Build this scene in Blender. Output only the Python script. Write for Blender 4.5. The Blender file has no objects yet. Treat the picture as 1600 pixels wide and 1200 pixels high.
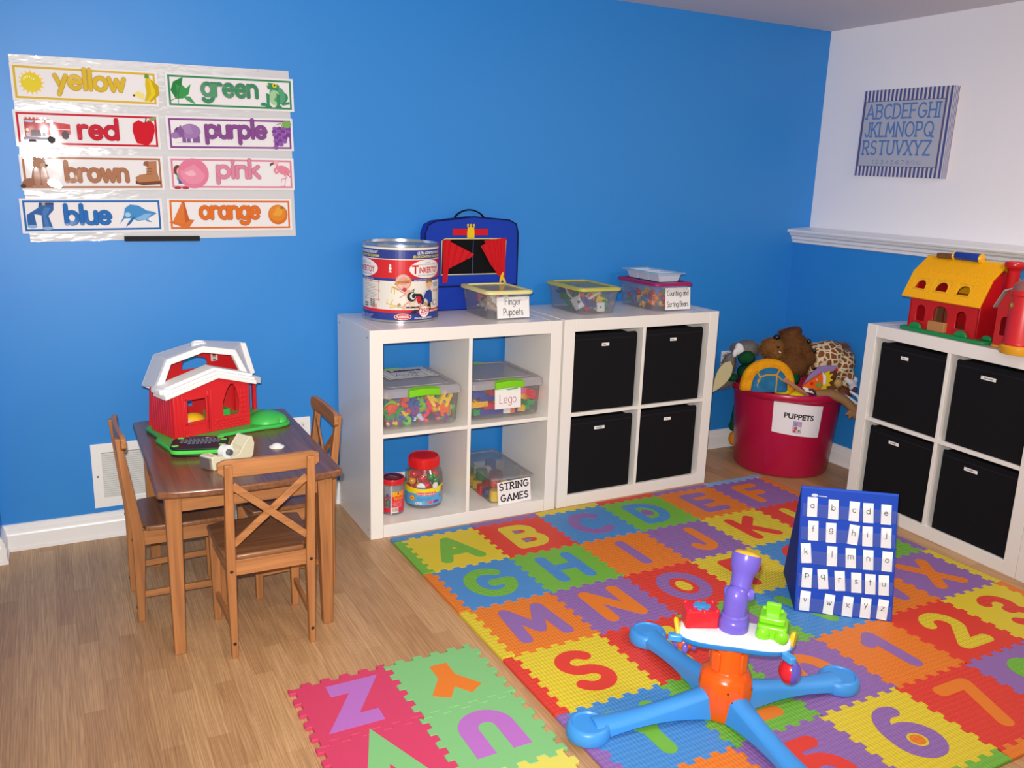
import bpy, bmesh, math, random
from math import sin, cos, pi, radians, sqrt, atan2
from mathutils import Matrix, Vector, Euler
SC = bpy.context.scene
COL = SC.collection
SC.view_settings.view_transform = 'Standard'
SC.view_settings.look = 'None'
SC.view_settings.exposure = 0.0
random.seed(7)

# ------------------------------------------------------------------ colours and materials
def lin(h):
    if not isinstance(h, str):
        return tuple(h)
    h = h.lstrip('#')
    o = []
    for i in (0, 2, 4):
        v = int(h[i:i + 2], 16) / 255
        o.append(v / 12.92 if v <= .04045 else ((v + .055) / 1.055) ** 2.4)
    return tuple(o)

_mats = {}
def new_mat(name):
    m = bpy.data.materials.new(name)
    m.use_nodes = True
    nt = m.node_tree
    b = nt.nodes['Principled BSDF']
    return m, nt, b

def bump(nt, b, tex_out, strength, dist=.002):
    n = nt.nodes.new('ShaderNodeBump')
    n.inputs['Strength'].default_value = strength
    n.inputs['Distance'].default_value = dist
    nt.links.new(tex_out, n.inputs['Height'])
    nt.links.new(n.outputs['Normal'], b.inputs['Normal'])

def coords(nt, scale=(1, 1, 1), rot=(0, 0, 0), out='Object'):
    tc = nt.nodes.new('ShaderNodeTexCoord')
    mp = nt.nodes.new('ShaderNodeMapping')
    mp.inputs['Scale'].default_value = scale
    mp.inputs['Rotation'].default_value = rot
    nt.links.new(tc.outputs[out], mp.inputs['Vector'])
    return mp.outputs['Vector']

def M(hexc, kind='plastic', rough=None):
    key = (hexc, kind, rough)
    if key in _mats:
        return _mats[key]
    m, nt, b = new_mat(kind + '_' + str(hexc).strip('#'))
    c = (*lin(hexc), 1)
    b.inputs['Base Color'].default_value = c
    b.inputs['Roughness'].default_value = {'plastic': .35, 'gloss': .14, 'matte': .75, 'foam': .55, 'fabric': .9, 'fur': .95,
                                           'metal': .3, 'paint': .5, 'paper': .7, 'lam': .12}.get(kind, .5) if rough is None else rough
    if kind == 'metal':
        b.inputs['Metallic'].default_value = .9
    if kind in ('plastic', 'gloss', 'matte', 'paint'):
        n = nt.nodes.new('ShaderNodeTexNoise'); n.inputs['Scale'].default_value = 180 if kind != 'paint' else 60
        nt.links.new(coords(nt), n.inputs['Vector'])
        bump(nt, b, n.outputs['Fac'], .03 if kind != 'paint' else .05, .001)
    if kind == 'foam':
        w = nt.nodes.new('ShaderNodeTexVoronoi'); w.inputs['Scale'].default_value = 130
        nt.links.new(coords(nt), w.inputs['Vector'])
        bump(nt, b, w.outputs['Distance'], .5, .0015)
        b.inputs['Specular IOR Level'].default_value = .3
    if kind == 'fabric':
        n = nt.nodes.new('ShaderNodeTexNoise'); n.inputs['Scale'].default_value = 250
        nt.links.new(coords(nt), n.inputs['Vector'])
        bump(nt, b, n.outputs['Fac'], .4, .001)
        b.inputs['Specular IOR Level'].default_value = .15
    if kind == 'fur':
        n = nt.nodes.new('ShaderNodeTexNoise'); n.inputs['Scale'].default_value = 90; n.inputs['Detail'].default_value = 6
        nt.links.new(coords(nt), n.inputs['Vector'])
        bump(nt, b, n.outputs['Fac'], .9, .006)
        r = nt.nodes.new('ShaderNodeMix'); r.data_type = 'RGBA'
        n2 = nt.nodes.new('ShaderNodeTexNoise'); n2.inputs['Scale'].default_value = 25; n2.inputs['Detail'].default_value = 5
        nt.links.new(coords(nt), n2.inputs['Vector'])
        nt.links.new(n2.outputs['Fac'], r.inputs['Factor'])
        r.inputs['A'].default_value = (c[0] * .55, c[1] * .55, c[2] * .55, 1)
        r.inputs['B'].default_value = (min(1, c[0] * 1.4), min(1, c[1] * 1.4), min(1, c[2] * 1.4), 1)
        nt.links.new(r.outputs['Result'], b.inputs['Base Color'])
        b.inputs['Specular IOR Level'].default_value = .1
    if kind == 'lam':      # shiny laminated sheet with a slight wave
        n = nt.nodes.new('ShaderNodeTexNoise'); n.inputs['Scale'].default_value = 9; n.inputs['Detail'].default_value = 1
        nt.links.new(coords(nt), n.inputs['Vector'])
        bump(nt, b, n.outputs['Fac'], .35, .01)
        b.inputs['Specular IOR Level'].default_value = .6
    _mats[key] = m
    return m

def print_mat(name, rough=.5, wavy=0):
    key = ('print', name)
    if key in _mats:
        return _mats[key]
    m, nt, b = new_mat(name)
    a = nt.nodes.new('ShaderNodeVertexColor'); a.layer_name = 'Col'
    nt.links.new(a.outputs['Color'], b.inputs['Base Color'])
    b.inputs['Roughness'].default_value = rough
    if wavy:
        b.inputs['Specular IOR Level'].default_value = .22
    if wavy:
        n = nt.nodes.new('ShaderNodeTexNoise'); n.inputs['Scale'].default_value = 13; n.inputs['Detail'].default_value = 1
        nt.links.new(coords(nt), n.inputs['Vector'])
        bump(nt, b, n.outputs['Fac'], wavy, .01)
    _mats[key] = m
    return m

def clear_mat(hexc='#ffffff', alpha=.12, key='clear', gloss=.1, rough=.06):
    k = (hexc, alpha, key)
    if k in _mats:
        return _mats[k]
    m = bpy.data.materials.new('clear_plastic'); m.use_nodes = True
    nt = m.node_tree; nt.nodes.clear()
    out = nt.nodes.new('ShaderNodeOutputMaterial')
    tr = nt.nodes.new('ShaderNodeBsdfTransparent')
    df = nt.nodes.new('ShaderNodeBsdfDiffuse'); df.inputs['Color'].default_value = (*lin(hexc), 1)
    gl = nt.nodes.new('ShaderNodeBsdfGlossy'); gl.inputs['Roughness'].default_value = rough
    fr = nt.nodes.new('ShaderNodeLayerWeight'); fr.inputs['Blend'].default_value = .25
    m1 = nt.nodes.new('ShaderNodeMixShader'); m1.inputs[0].default_value = alpha
    m2 = nt.nodes.new('ShaderNodeMixShader')
    mul = nt.nodes.new('ShaderNodeMath'); mul.operation = 'MULTIPLY_ADD'; mul.inputs[1].default_value = .5; mul.inputs[2].default_value = gloss * .3
    n = nt.nodes.new('ShaderNodeTexNoise'); n.inputs['Scale'].default_value = 40
    nt.links.new(fr.outputs['Fresnel'], mul.inputs[0])
    nt.links.new(tr.outputs[0], m1.inputs[1]); nt.links.new(df.outputs[0], m1.inputs[2])
    nt.links.new(mul.outputs[0], m2.inputs[0])
    nt.links.new(m1.outputs[0], m2.inputs[1]); nt.links.new(gl.outputs[0], m2.inputs[2])
    nt.links.new(m2.outputs[0], out.inputs['Surface'])
    _mats[k] = m
    return m

def wood_mat(name, dark, light, axis='Z', rough=.35, dens=1.0):
    if ('wood', name) in _mats:
        return _mats[('wood', name)]
    m, nt, b = new_mat(name)
    s = {'X': (3, 60, 60), 'Y': (60, 3, 60), 'Z': (60, 60, 3)}[axis]
    n = nt.nodes.new('ShaderNodeTexNoise'); n.inputs['Scale'].default_value = dens; n.inputs['Detail'].default_value = 5; n.inputs['Distortion'].default_value = .6
    nt.links.new(coords(nt, s), n.inputs['Vector'])
    r = nt.nodes.new('ShaderNodeValToRGB')
    r.color_ramp.elements[0].position = .3; r.color_ramp.elements[0].color = (*lin(dark), 1)
    r.color_ramp.elements[1].position = .7; r.color_ramp.elements[1].color = (*lin(light), 1)
    nt.links.new(n.outputs['Fac'], r.inputs['Fac']); nt.links.new(r.outputs['Color'], b.inputs['Base Color'])
    b.inputs['Roughness'].default_value = rough
    bump(nt, b, n.outputs['Fac'], .05, .001)
    _mats[('wood', name)] = m
    return m

# ------------------------------------------------------------------ mesh builder
class MB:
    def __init__(s):
        s.v = []; s.f = []; s.m = []; s.c = []; s.T = Matrix.Identity(4)
    def at(s, loc=(0, 0, 0), rot=(0, 0, 0), scale=(1, 1, 1)):
        s.T = Matrix.LocRotScale(Vector(loc), Euler(rot), Vector(scale)); return s
    def add(s, vs, fs, m=0, c=None):
        k = len(s.v)
        s.v += [tuple(s.T @ Vector(p)) for p in vs]
        for f in fs:
            s.f.append([i + k for i in f]); s.m.append(m); s.c.append(c)
        return s
    def box(s, x0, x1, y0, y1, z0, z1, m=0, c=None):
        vs = [(x, y, z) for z in (z0, z1) for x, y in ((x0, y0), (x1, y0), (x1, y1), (x0, y1))]
        return s.add(vs, [(3, 2, 1, 0), (4, 5, 6, 7), (0, 1, 5, 4), (1, 2, 6, 5), (2, 3, 7, 6), (3, 0, 4, 7)], m, c)
    def hexa(s, b4, t4, m=0, c=None):
        return s.add(list(b4) + list(t4), [(3, 2, 1, 0), (4, 5, 6, 7), (0, 1, 5, 4), (1, 2, 6, 5), (2, 3, 7, 6), (3, 0, 4, 7)], m, c)
    def bar(s, p0, p1, w, h, up=(0, 0, 1), m=0, w1=None, h1=None):
        p0 = Vector(p0); p1 = Vector(p1); d = (p1 - p0).normalized()
        sd = d.cross(Vector(up)).normalized(); u = sd.cross(d)
        w1 = w if w1 is None else w1; h1 = h if h1 is None else h1
        q = lambda p, a, b: [tuple(p + sd * (x * a / 2) + u * (y * b / 2)) for x, y in ((-1, -1), (1, -1), (1, 1), (-1, 1))]
        return s.hexa(q(p0, w, h), q(p1, w1, h1), m)
    def prism(s, poly, z0, z1, m=0, c=None, bottom=True):
        n = len(poly)
        vs = [(x, y, z0) for x, y in poly] + [(x, y, z1) for x, y in poly]
        fs = [tuple(range(n, 2 * n))] + [(i, (i + 1) % n, n + (i + 1) % n, n + i) for i in range(n)]
        if bottom: fs.append(tuple(reversed(range(n))))
        return s.add(vs, fs, m, c)
    def lathe(s, prof, n=32, m=0, c=None, cap0=True, cap1=True, a0=0, mm=None):
        vs = []; fs = []
        for r, z in prof:
            vs += [(r * cos(a0 + 2 * pi * i / n), r * sin(a0 + 2 * pi * i / n), z) for i in range(n)]
        for k in range(len(prof) - 1):
            for i in range(n):
                j = (i + 1) % n
                fs.append((k * n + i, k * n + j, (k + 1) * n + j, (k + 1) * n + i))
        if cap0: fs.append(tuple(reversed(range(n))))
        if cap1: fs.append(tuple(range((len(prof) - 1) * n, len(prof) * n)))
        return s.add(vs, fs, m, c)
    def tube(s, pts, r, n=10, m=0, closed=False, flat=1.0, c=None):
        P = [Vector(p) for p in pts]; N = len(P)
        rr = r if isinstance(r, (list, tuple)) else [r] * N
        vs = []; fs = []; pu = None
        for i, p in enumerate(P):
            if closed: t = P[(i + 1) % N] - P[i - 1]
            else: t = P[min(i + 1, N - 1)] - P[max(i - 1, 0)]
            t.normalize()
            if pu is None:
                pu = Vector((0, 0, 1)) if abs(t.z) < .9 else Vector((1, 0, 0))
            sd = t.cross(pu).normalized(); pu = sd.cross(t)
            vs += [tuple(p + sd * (cos(2 * pi * k / n) * rr[i]) + pu * (sin(2 * pi * k / n) * rr[i] * flat)) for k in range(n)]
        for i in range(N if closed else N - 1):
            a = i * n; b = ((i + 1) % N) * n
            for k in range(n):
                j = (k + 1) % n
                fs.append((a + k, a + j, b + j, b + k))
        if not closed:
            fs.append(tuple(reversed(range(n)))); fs.append(tuple(range((N - 1) * n, N * n)))
        return s.add(vs, fs, m, c)
    def ell(s, c0, r, rot=(0, 0, 0), n=20, k=12, m=0, c=None):
        T0 = s.T
        s.T = T0 @ Matrix.LocRotScale(Vector(c0), Euler(rot), Vector(r if hasattr(r, '__len__') else (r, r, r)))
        prof = [(max(1e-4, sin(pi * i / k)), -cos(pi * i / k)) for i in range(k + 1)]
        s.lathe(prof, n, m, c, False, False)
        s.T = T0
        return s
    def loft(s, rings, m=0, cap=True, closed=True):
        n = len(rings[0]); vs = [p for r in rings for p in r]; fs = []
        for k in range(len(rings) - 1):
            for i in range(n if closed else n - 1):
                j = (i + 1) % n
                fs.append((k * n + i, k * n + j, (k + 1) * n + j, (k + 1) * n + i))
        if cap:
            fs.append(tuple(reversed(range(n)))); fs.append(tuple(range((len(rings) - 1) * n, len(rings) * n)))
        return s.add(vs, fs, m)
    def build(s, name, mats, parent=None, bevel=0, seg=2, smooth=40, loc=None, rot=None, fix=True):
        me = bpy.data.meshes.new(name)
        me.from_pydata(s.v, [], s.f)
        if fix:
            bm = bmesh.new(); bm.from_mesh(me)
            bmesh.ops.recalc_face_normals(bm, faces=bm.faces)
            bm.to_mesh(me); bm.free()
        mats = mats if isinstance(mats, (list, tuple)) else [mats]
        for m in mats: me.materials.append(m)
        me.polygons.foreach_set('material_index', s.m)
        if any(c is not None for c in s.c):
            a = me.color_attributes.new('Col', 'FLOAT_COLOR', 'CORNER')
            for p in me.polygons:
                c = s.c[p.index] or (1, 1, 1)
                for li in p.loop_indices: a.data[li].color = (*c, 1)
        if smooth:
            me.shade_smooth(); me.set_sharp_from_angle(angle=radians(smooth))
        me.update()
        o = bpy.data.objects.new(name, me); COL.objects.link(o)
        if bevel:
            b = o.modifiers.new('bevel', 'BEVEL'); b.width = bevel; b.segments = seg; b.limit_method = 'ANGLE'; b.angle_limit = radians(35); b.harden_normals = False
        if parent is not None: o.parent = parent
        if loc is not None: o.location = loc
        if rot is not None: o.rotation_euler = rot
        return o

def tag(o, label, cat, group=None, kind=None):
    if label: o['label'] = label
    if cat: o['category'] = cat
    if group: o['group'] = group
    if kind: o['kind'] = kind
    return o

def thing(name, label, cat, loc=(0, 0, 0), rot=(0, 0, 0), group=None):
    o = bpy.data.objects.new(name, None); COL.objects.link(o)
    o.empty_display_size = .05
    o.location = loc; o.rotation_euler = rot if hasattr(rot, '__len__') else (0, 0, rot)
    return tag(o, label, cat, group)

def struct(mb, name, mat, **k):
    o = mb.build(name, mat, **k); o['kind'] = 'structure'; return o

def dup(root, loc=None, rot=None, label=None, group=None, mat=None):
    def cp(o, p):
        c = o.copy(); COL.objects.link(c); c.parent = p
        for ch in [x for x in bpy.data.objects if x.parent == o]: cp(ch, c)
        return c
    r = cp(root, None)
    if loc is not None: r.location = loc
    if rot is not None: r.rotation_euler = rot if hasattr(rot, '__len__') else (0, 0, rot)
    if label: r['label'] = label
    if group: r['group'] = group
    return r

def remesh(o, size=.006, smooth=6):
    r = o.modifiers.new('blend', 'REMESH'); r.mode = 'VOXEL'; r.voxel_size = size; r.use_smooth_shade = True
    s = o.modifiers.new('soft', 'SMOOTH'); s.iterations = smooth; s.factor = .5
    return o

def rrect(x0, x1, y0, y1, r, n=5):
    P = []
    for cx, cy, a in ((x1 - r, y1 - r, 0), (x0 + r, y1 - r, 90), (x0 + r, y0 + r, 180), (x1 - r, y0 + r, 270)):
        for i in range(n + 1):
            t = radians(a + 90 * i / n); P.append((cx + r * cos(t), cy + r * sin(t)))
    return P

def frame_ring(outer, inner, z0, z1, mb, m=0):
    """a ring between two outlines with the same number of points"""
    n = len(outer)
    vs = [(x, y, z0) for x, y in outer] + [(x, y, z0) for x, y in inner] + [(x, y, z1) for x, y in outer] + [(x, y, z1) for x, y in inner]
    fs = []
    for i in range(n):
        j = (i + 1) % n
        fs += [(i, j, n + j, n + i), (2 * n + i, 2 * n + j, 3 * n + j, 3 * n + i), (i, j, 2 * n + j, 2 * n + i), (n + i, n + j, 3 * n + j, 3 * n + i)]
    return mb.add(vs, fs, m)

def wall_holes(mb, outline, holes, y0, y1, m=0):
    """vertical panel in x-z with holes; triangulated by scanfill; extruded from y0 to y1"""
    bm = bmesh.new(); edges = []
    for loop in [outline] + holes:
        vs = [bm.verts.new((x, 0, z)) for x, z in loop]
        for i in range(len(vs)): edges.append(bm.edges.new((vs[i], vs[(i + 1) % len(vs)])))
    bmesh.ops.triangle_fill(bm, use_beauty=True, use_dissolve=False, edges=edges)
    bm.verts.index_update()
    V = [tuple(v.co) for v in bm.verts]; F = [[v.index for v in f.verts] for f in bm.faces]
    E = [[v.index for v in e.verts] for e in bm.edges if len(e.link_faces) == 1]
    bm.free()
    n = len(V)
    vs = [(x, y0, z) for x, _, z in V] + [(x, y1, z) for x, _, z in V]
    fs = F + [[i + n for i in reversed(f)] for f in F] + [(a, b, b + n, a + n) for a, b in E]
    return mb.add(vs, fs, m)

def arch(cx, z0, w, h, rz=None, n=10):
    """arched opening: flat sill at z0, round top"""
    rz = w / 2 if rz is None else rz
    return [(cx - w / 2, z0), (cx + w / 2, z0)] + [(cx + w / 2 * cos(t), z0 + h - rz + rz * sin(t)) for t in [pi * i / n for i in range(n + 1)]]

# ------------------------------------------------------------------ stroke lettering
def A_(cx, cy, rx, ry, a0, a1, n=None):
    n = n or max(4, int(abs(a1 - a0) / 14))
    return [(cx + rx * cos(radians(a0 + (a1 - a0) * i / n)), cy + ry * sin(radians(a0 + (a1 - a0) * i / n))) for i in range(n + 1)]
G = {
 'A': (.8, [[(0, 0), (.4, 1), (.8, 0)], [(.15, .34), (.65, .34)]]),
 'B': (.62, [[(0, 0), (0, 1), (.3, 1)] + A_(.34, .76, .24, .24, 90, -90) + [(0, .52)], [(.3, .52)] + A_(.36, .26, .27, .26, 90, -90) + [(0, 0)]]),
 'C': (.74, [A_(.42, .5, .42, .5, 48, 312)]),
 'D': (.7, [[(0, 0), (0, 1), (.22, 1)] + A_(.25, .5, .45, .5, 90, -90) + [(0, 0)]]),
 'E': (.55, [[(.55, 1), (0, 1), (0, 0), (.55, 0)], [(0, .52), (.45, .52)]]),
 'F': (.55, [[(.55, 1), (0, 1), (0, 0)], [(0, .52), (.45, .52)]]),
 'G': (.84, [A_(.42, .5, .42, .5, 50, 345) + [(.83, .45), (.48, .45)]]),
 'H': (.66, [[(0, 0), (0, 1)], [(.66, 0), (.66, 1)], [(0, .5), (.66, .5)]]),
 'I': (.12, [[(.06, 0), (.06, 1)]]),
 'J': (.42, [[(.42, 1), (.42, .24)] + A_(.21, .24, .21, .24, 0, -170)]),
 'K': (.62, [[(0, 0), (0, 1)], [(.6, 1), (0, .4)], [(.2, .58), (.62, 0)]]),
 'L': (.5, [[(0, 1), (0, 0), (.5, 0)]]),
 'M': (.86, [[(0, 0), (.08, 1), (.43, .25), (.78, 1), (.86, 0)]]),
 'N': (.68, [[(0, 0), (0, 1), (.68, 0), (.68, 1)]]),
 'O': (.84, [A_(.42, .5, .42, .5, 0, 360, 28)]),
 'P': (.58, [[(0, 0), (0, 1), (.3, 1)] + A_(.32, .73, .26, .27, 90, -90) + [(0, .46)]]),
 'Q': (.84, [A_(.42, .5, .42, .5, 0, 360, 28), [(.5, .28), (.84, -.04)]]),
 'R': (.62, [[(0, 0), (0, 1), (.3, 1)] + A_(.32, .74, .26, .26, 90, -90) + [(0, .48)], [(.28, .48), (.62, 0)]]),
 'S': (.6, [A_(.3, .75, .27, .25, 35, 270) + A_(.3, .25, .29, .25, 80, -150)]),
 'T': (.7, [[(0, 1), (.7, 1)], [(.35, 1), (.35, 0)]]),
 'U': (.66, [[(0, 1), (0, .32)] + A_(.33, .32, .33, .32, 180, 360) + [(.66, 1)]]),
 'V': (.74, [[(0, 1), (.37, 0), (.74, 1)]]),
 'W': (1., [[(0, 1), (.25, 0), (.5, .8), (.75, 0), (1., 1)]]),
 'X': (.68, [[(0, 0), (.68, 1)], [(0, 1), (.68, 0)]]),
 'Y': (.7, [[(0, 1), (.35, .48), (.7, 1)], [(.35, .48), (.35, 0)]]),
 'Z': (.66, [[(0, 1), (.66, 1), (0, 0), (.66, 0)]]),
 '0': (.64, [A_(.32, .5, .32, .5, 0, 360, 28)]),
 '1': (.3, [[(0, .8), (.24, 1), (.24, 0)]]),
 '2': (.6, [A_(.29, .7, .29, .3, 165, -35) + [(0, 0), (.6, 0)]]),
 '3': (.58, [A_(.28, .75, .26, .25, 150, -85), A_(.28, .26, .3, .26, 85, -150)]),
 '4': (.64, [[(.48, 0), (.48, 1), (0, .3), (.64, .3)]]),
 '5': (.58, [[(.52, 1), (.1, 1), (.05, .56)] + A_(.27, .32, .31, .32, 125, -150)]),
 '6': (.6, [A_(.3, .3, .3, .3, 0, 360, 24), [(.005, .32)] + A_(.42, .36, .42, .64, 180, 75)]),
 '7': (.6, [[(0, 1), (.6, 1), (.2, 0)]]),
 '8': (.58, [A_(.29, .76, .24, .24, 0, 360, 22), A_(.29, .26, .29, .26, 0, 360, 22)]),
 '9': (.6, [A_(.3, .7, .3, .3, 0, 360, 24), [(.6, .7), (.56, .3), (.4, 0)]]),
 '&': (.7, [[(.7, 0), (.15, .7)] + A_(.3, .82, .17, .18, 200, -30) + [(.08, .35)] + A_(.28, .22, .24, .22, 150, 340)]),
 'a': (.56, [A_(.28, .31, .28, .31, 0, 360, 22), [(.56, .62), (.56, 0)]]),
 'b': (.56, [A_(.28, .31, .28, .31, 0, 360, 22), [(0, 1), (0, 0)]]),
 'c': (.5, [A_(.28, .31, .28, .31, 48, 312)]),
 'd': (.56, [A_(.28, .31, .28, .31, 0, 360, 22), [(.56, 1), (.56, 0)]]),
 'e': (.56, [[(.02, .33), (.55, .33)] + A_(.28, .31, .275, .31, 5, 318)]),
 'f': (.36, [A_(.3, .8, .18, .2, 60, 180) + [(.12, 0)], [(0, .6), (.32, .6)]]),
 'g': (.56, [A_(.28, .31, .28, .31, 0, 360, 22), [(.56, .62), (.56, -.1)] + A_(.28, -.1, .28, .22, 0, -150)]),
 'h': (.5, [[(0, 1), (0, 0)], [(0, .35)] + A_(.25, .37, .25, .25, 180, 0) + [(.5, 0)]]),
 'i': (.1, [[(.05, .62), (.05, 0)], [(.05, .86), (.05, .9)]]),
 'j': (.24, [[(.2, .62), (.2, -.12)] + A_(.02, -.12, .18, .2, 0, -120), [(.2, .86), (.2, .9)]]),
 'k': (.48, [[(0, 1), (0, 0)], [(.44, .62), (0, .25)], [(.16, .38), (.48, 0)]]),
 'l': (.1, [[(.05, 1), (.05, 0)]]),
 'm': (.84, [[(0, .62), (0, 0)], [(0, .38)] + A_(.21, .41, .21, .21, 180, 0) + [(.42, 0)], [(.42, .38)] + A_(.63, .41, .21, .21, 180, 0) + [(.84, 0)]]),
 'n': (.5, [[(0, .62), (0, 0)], [(0, .35)] + A_(.25, .37, .25, .25, 180, 0) + [(.5, 0)]]),
 'o': (.58, [A_(.29, .31, .29, .31, 0, 360, 22)]),
 'p': (.56, [A_(.28, .31, .28, .31, 0, 360, 22), [(0, .62), (0, -.32)]]),
 'q': (.56, [A_(.28, .31, .28, .31, 0, 360, 22), [(.56, .62), (.56, -.32)]]),
 'r': (.36, [[(0, .62), (0, 0)], [(0, .33)] + A_(.24, .36, .24, .26, 180, 65)]),
 's': (.42, [A_(.21, .46, .19, .16, 35, 270) + A_(.21, .155, .2, .155, 80, -150)]),
 't': (.36, [[(.16, .9), (.16, 0)], [(0, .62), (.34, .62)]]),
 'u': (.5, [[(0, .62), (0, .25)] + A_(.25, .25, .25, .25, 180, 360) + [(.5, .62)], [(.5, .62), (.5, 0)]]),
 'v': (.5, [[(0, .62), (.25, 0), (.5, .62)]]),
 'w': (.76, [[(0, .62), (.19, 0), (.38, .56), (.57, 0), (.76, .62)]]),
 'x': (.5, [[(0, .62), (.5, 0)], [(.5, .62), (0, 0)]]),
 'y': (.52, [[(0, .62), (.27, .03)], [(.52, .62), (.14, -.32)]]),
 'z': (.48, [[(0, .62), (.48, .62), (0, 0), (.48, 0)]]),
 ' ': (.3, []), '.': (.1, [[(.05, 0), (.05, .02)]]), '-': (.4, [[(0, .35), (.4, .35)]]),
}
def layout(text, h, gap=.16, serif=False):
    """polylines of a word, height h, starting at x=0"""
    x = 0; out = []
    for ch in text:
        w, st = G[ch]
        for s_ in st: out.append([((px + x) * h, py * h) for px, py in s_])
        if serif:
            ends = []
            for s_ in st:
                for e, q in ((s_[0], s_[1]), (s_[-1], s_[-2])):
                    d = (e[0] - q[0], e[1] - q[1])
                    if abs(d[1]) > .3 * abs(d[0]) and (e[1] > .93 or e[1] < .07): ends.append(e)
            if ch in 'BDEFPRL':
                ends += [(0, 1), (0, 0)] if ch in 'BDE' else [(0, 1)]
            for e in ends: out.append([((e[0] + x - .11) * h, e[1] * h), ((e[0] + x + .11) * h, e[1] * h)])
        x += w + gap
    return out, (x - gap) * h

def stroke_polys(lines, w, nj=10, flat_ends=False):
    """(polygon, level) pairs covering thick polylines: mitred ribbons with half-round ends, each ribbon on a level of its own"""
    out = []; lev = 0; h = w / 2
    for L in lines:
        L = [p for i, p in enumerate(L) if i == 0 or math.hypot(p[0] - L[i - 1][0], p[1] - L[i - 1][1]) > 1e-6]
        if len(L) < 2: continue
        def ang(a, b, c):
            t = atan2(c[1] - b[1], c[0] - b[0]) - atan2(b[1] - a[1], b[0] - a[0])
            return abs((t + pi) % (2 * pi) - pi)
        closed = len(L) > 6 and math.hypot(L[0][0] - L[-1][0], L[0][1] - L[-1][1]) < 1e-5 and ang(L[-2], L[0], L[1]) < .7
        cuts = [0] + [i for i in range(1, len(L) - 1) if ang(L[i - 1], L[i], L[i + 1]) > (2.6 if flat_ends else .75)] + [len(L) - 1]
        for q in range(len(cuts) - 1):
            P = L[cuts[q]:cuts[q + 1] + 1]; n = len(P); lev += 1
            dirs = []
            for i in range(n - 1):
                dx, dy = P[i + 1][0] - P[i][0], P[i + 1][1] - P[i][1]; d = math.hypot(dx, dy); dirs.append((dx / d, dy / d))
            lf = []; rt = []
            for i in range(n):
                if closed and len(cuts) == 2 and i in (0, n - 1): a, b = dirs[-1], dirs[0]
                else: a = dirs[max(i - 1, 0)]; b = dirs[min(i, n - 2)]
                tx, ty = a[0] + b[0], a[1] + b[1]; d = math.hypot(tx, ty); tx /= d; ty /= d
                k = h / max(.34 if flat_ends else .5, tx * b[0] + ty * b[1])
                lf.append((P[i][0] - ty * k, P[i][1] + tx * k)); rt.append((P[i][0] + ty * k, P[i][1] - tx * k))
            for i in range(n - 1): out.append(([lf[i], rt[i], rt[i + 1], lf[i + 1]], lev))
            if closed and len(cuts) == 2: continue
            m = max(4, nj // 2)
            if not (flat_ends and q == 0):
                t = atan2(dirs[0][1], dirs[0][0]) + pi / 2
                out.append(([(P[0][0] + h * cos(t + pi * k / m), P[0][1] + h * sin(t + pi * k / m)) for k in range(m + 1)], lev))
            if not (flat_ends and q == len(cuts) - 2):
                t = atan2(dirs[-1][1], dirs[-1][0]) - pi / 2
                out.append(([(P[-1][0] + h * cos(t + pi * k / m), P[-1][1] + h * sin(t + pi * k / m)) for k in range(m + 1)], lev))
    return out

_tc = {}
def font_tris(text, size, bold=0.0):
    """triangles of a word set in the built-in typeface, centred on its own middle"""
    key = (text, round(bold, 4))
    if key not in _tc:
        cu = bpy.data.curves.new('t', 'FONT'); cu.body = text; cu.size = 1; cu.offset = bold; cu.align_x = 'CENTER'; cu.resolution_u = 4
        o = bpy.data.objects.new('t', cu); COL.objects.link(o)
        dg = bpy.context.evaluated_depsgraph_get()
        me = o.evaluated_get(dg).to_mesh()
        _tc[key] = ([(v.co.x, v.co.y) for v in me.vertices], [tuple(p.vertices) for p in me.polygons])
        bpy.data.objects.remove(o); bpy.data.curves.remove(cu)
    V, F = _tc[key]
    return [[(V[i][0] * size, V[i][1] * size) for i in f] for f in F]

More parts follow.
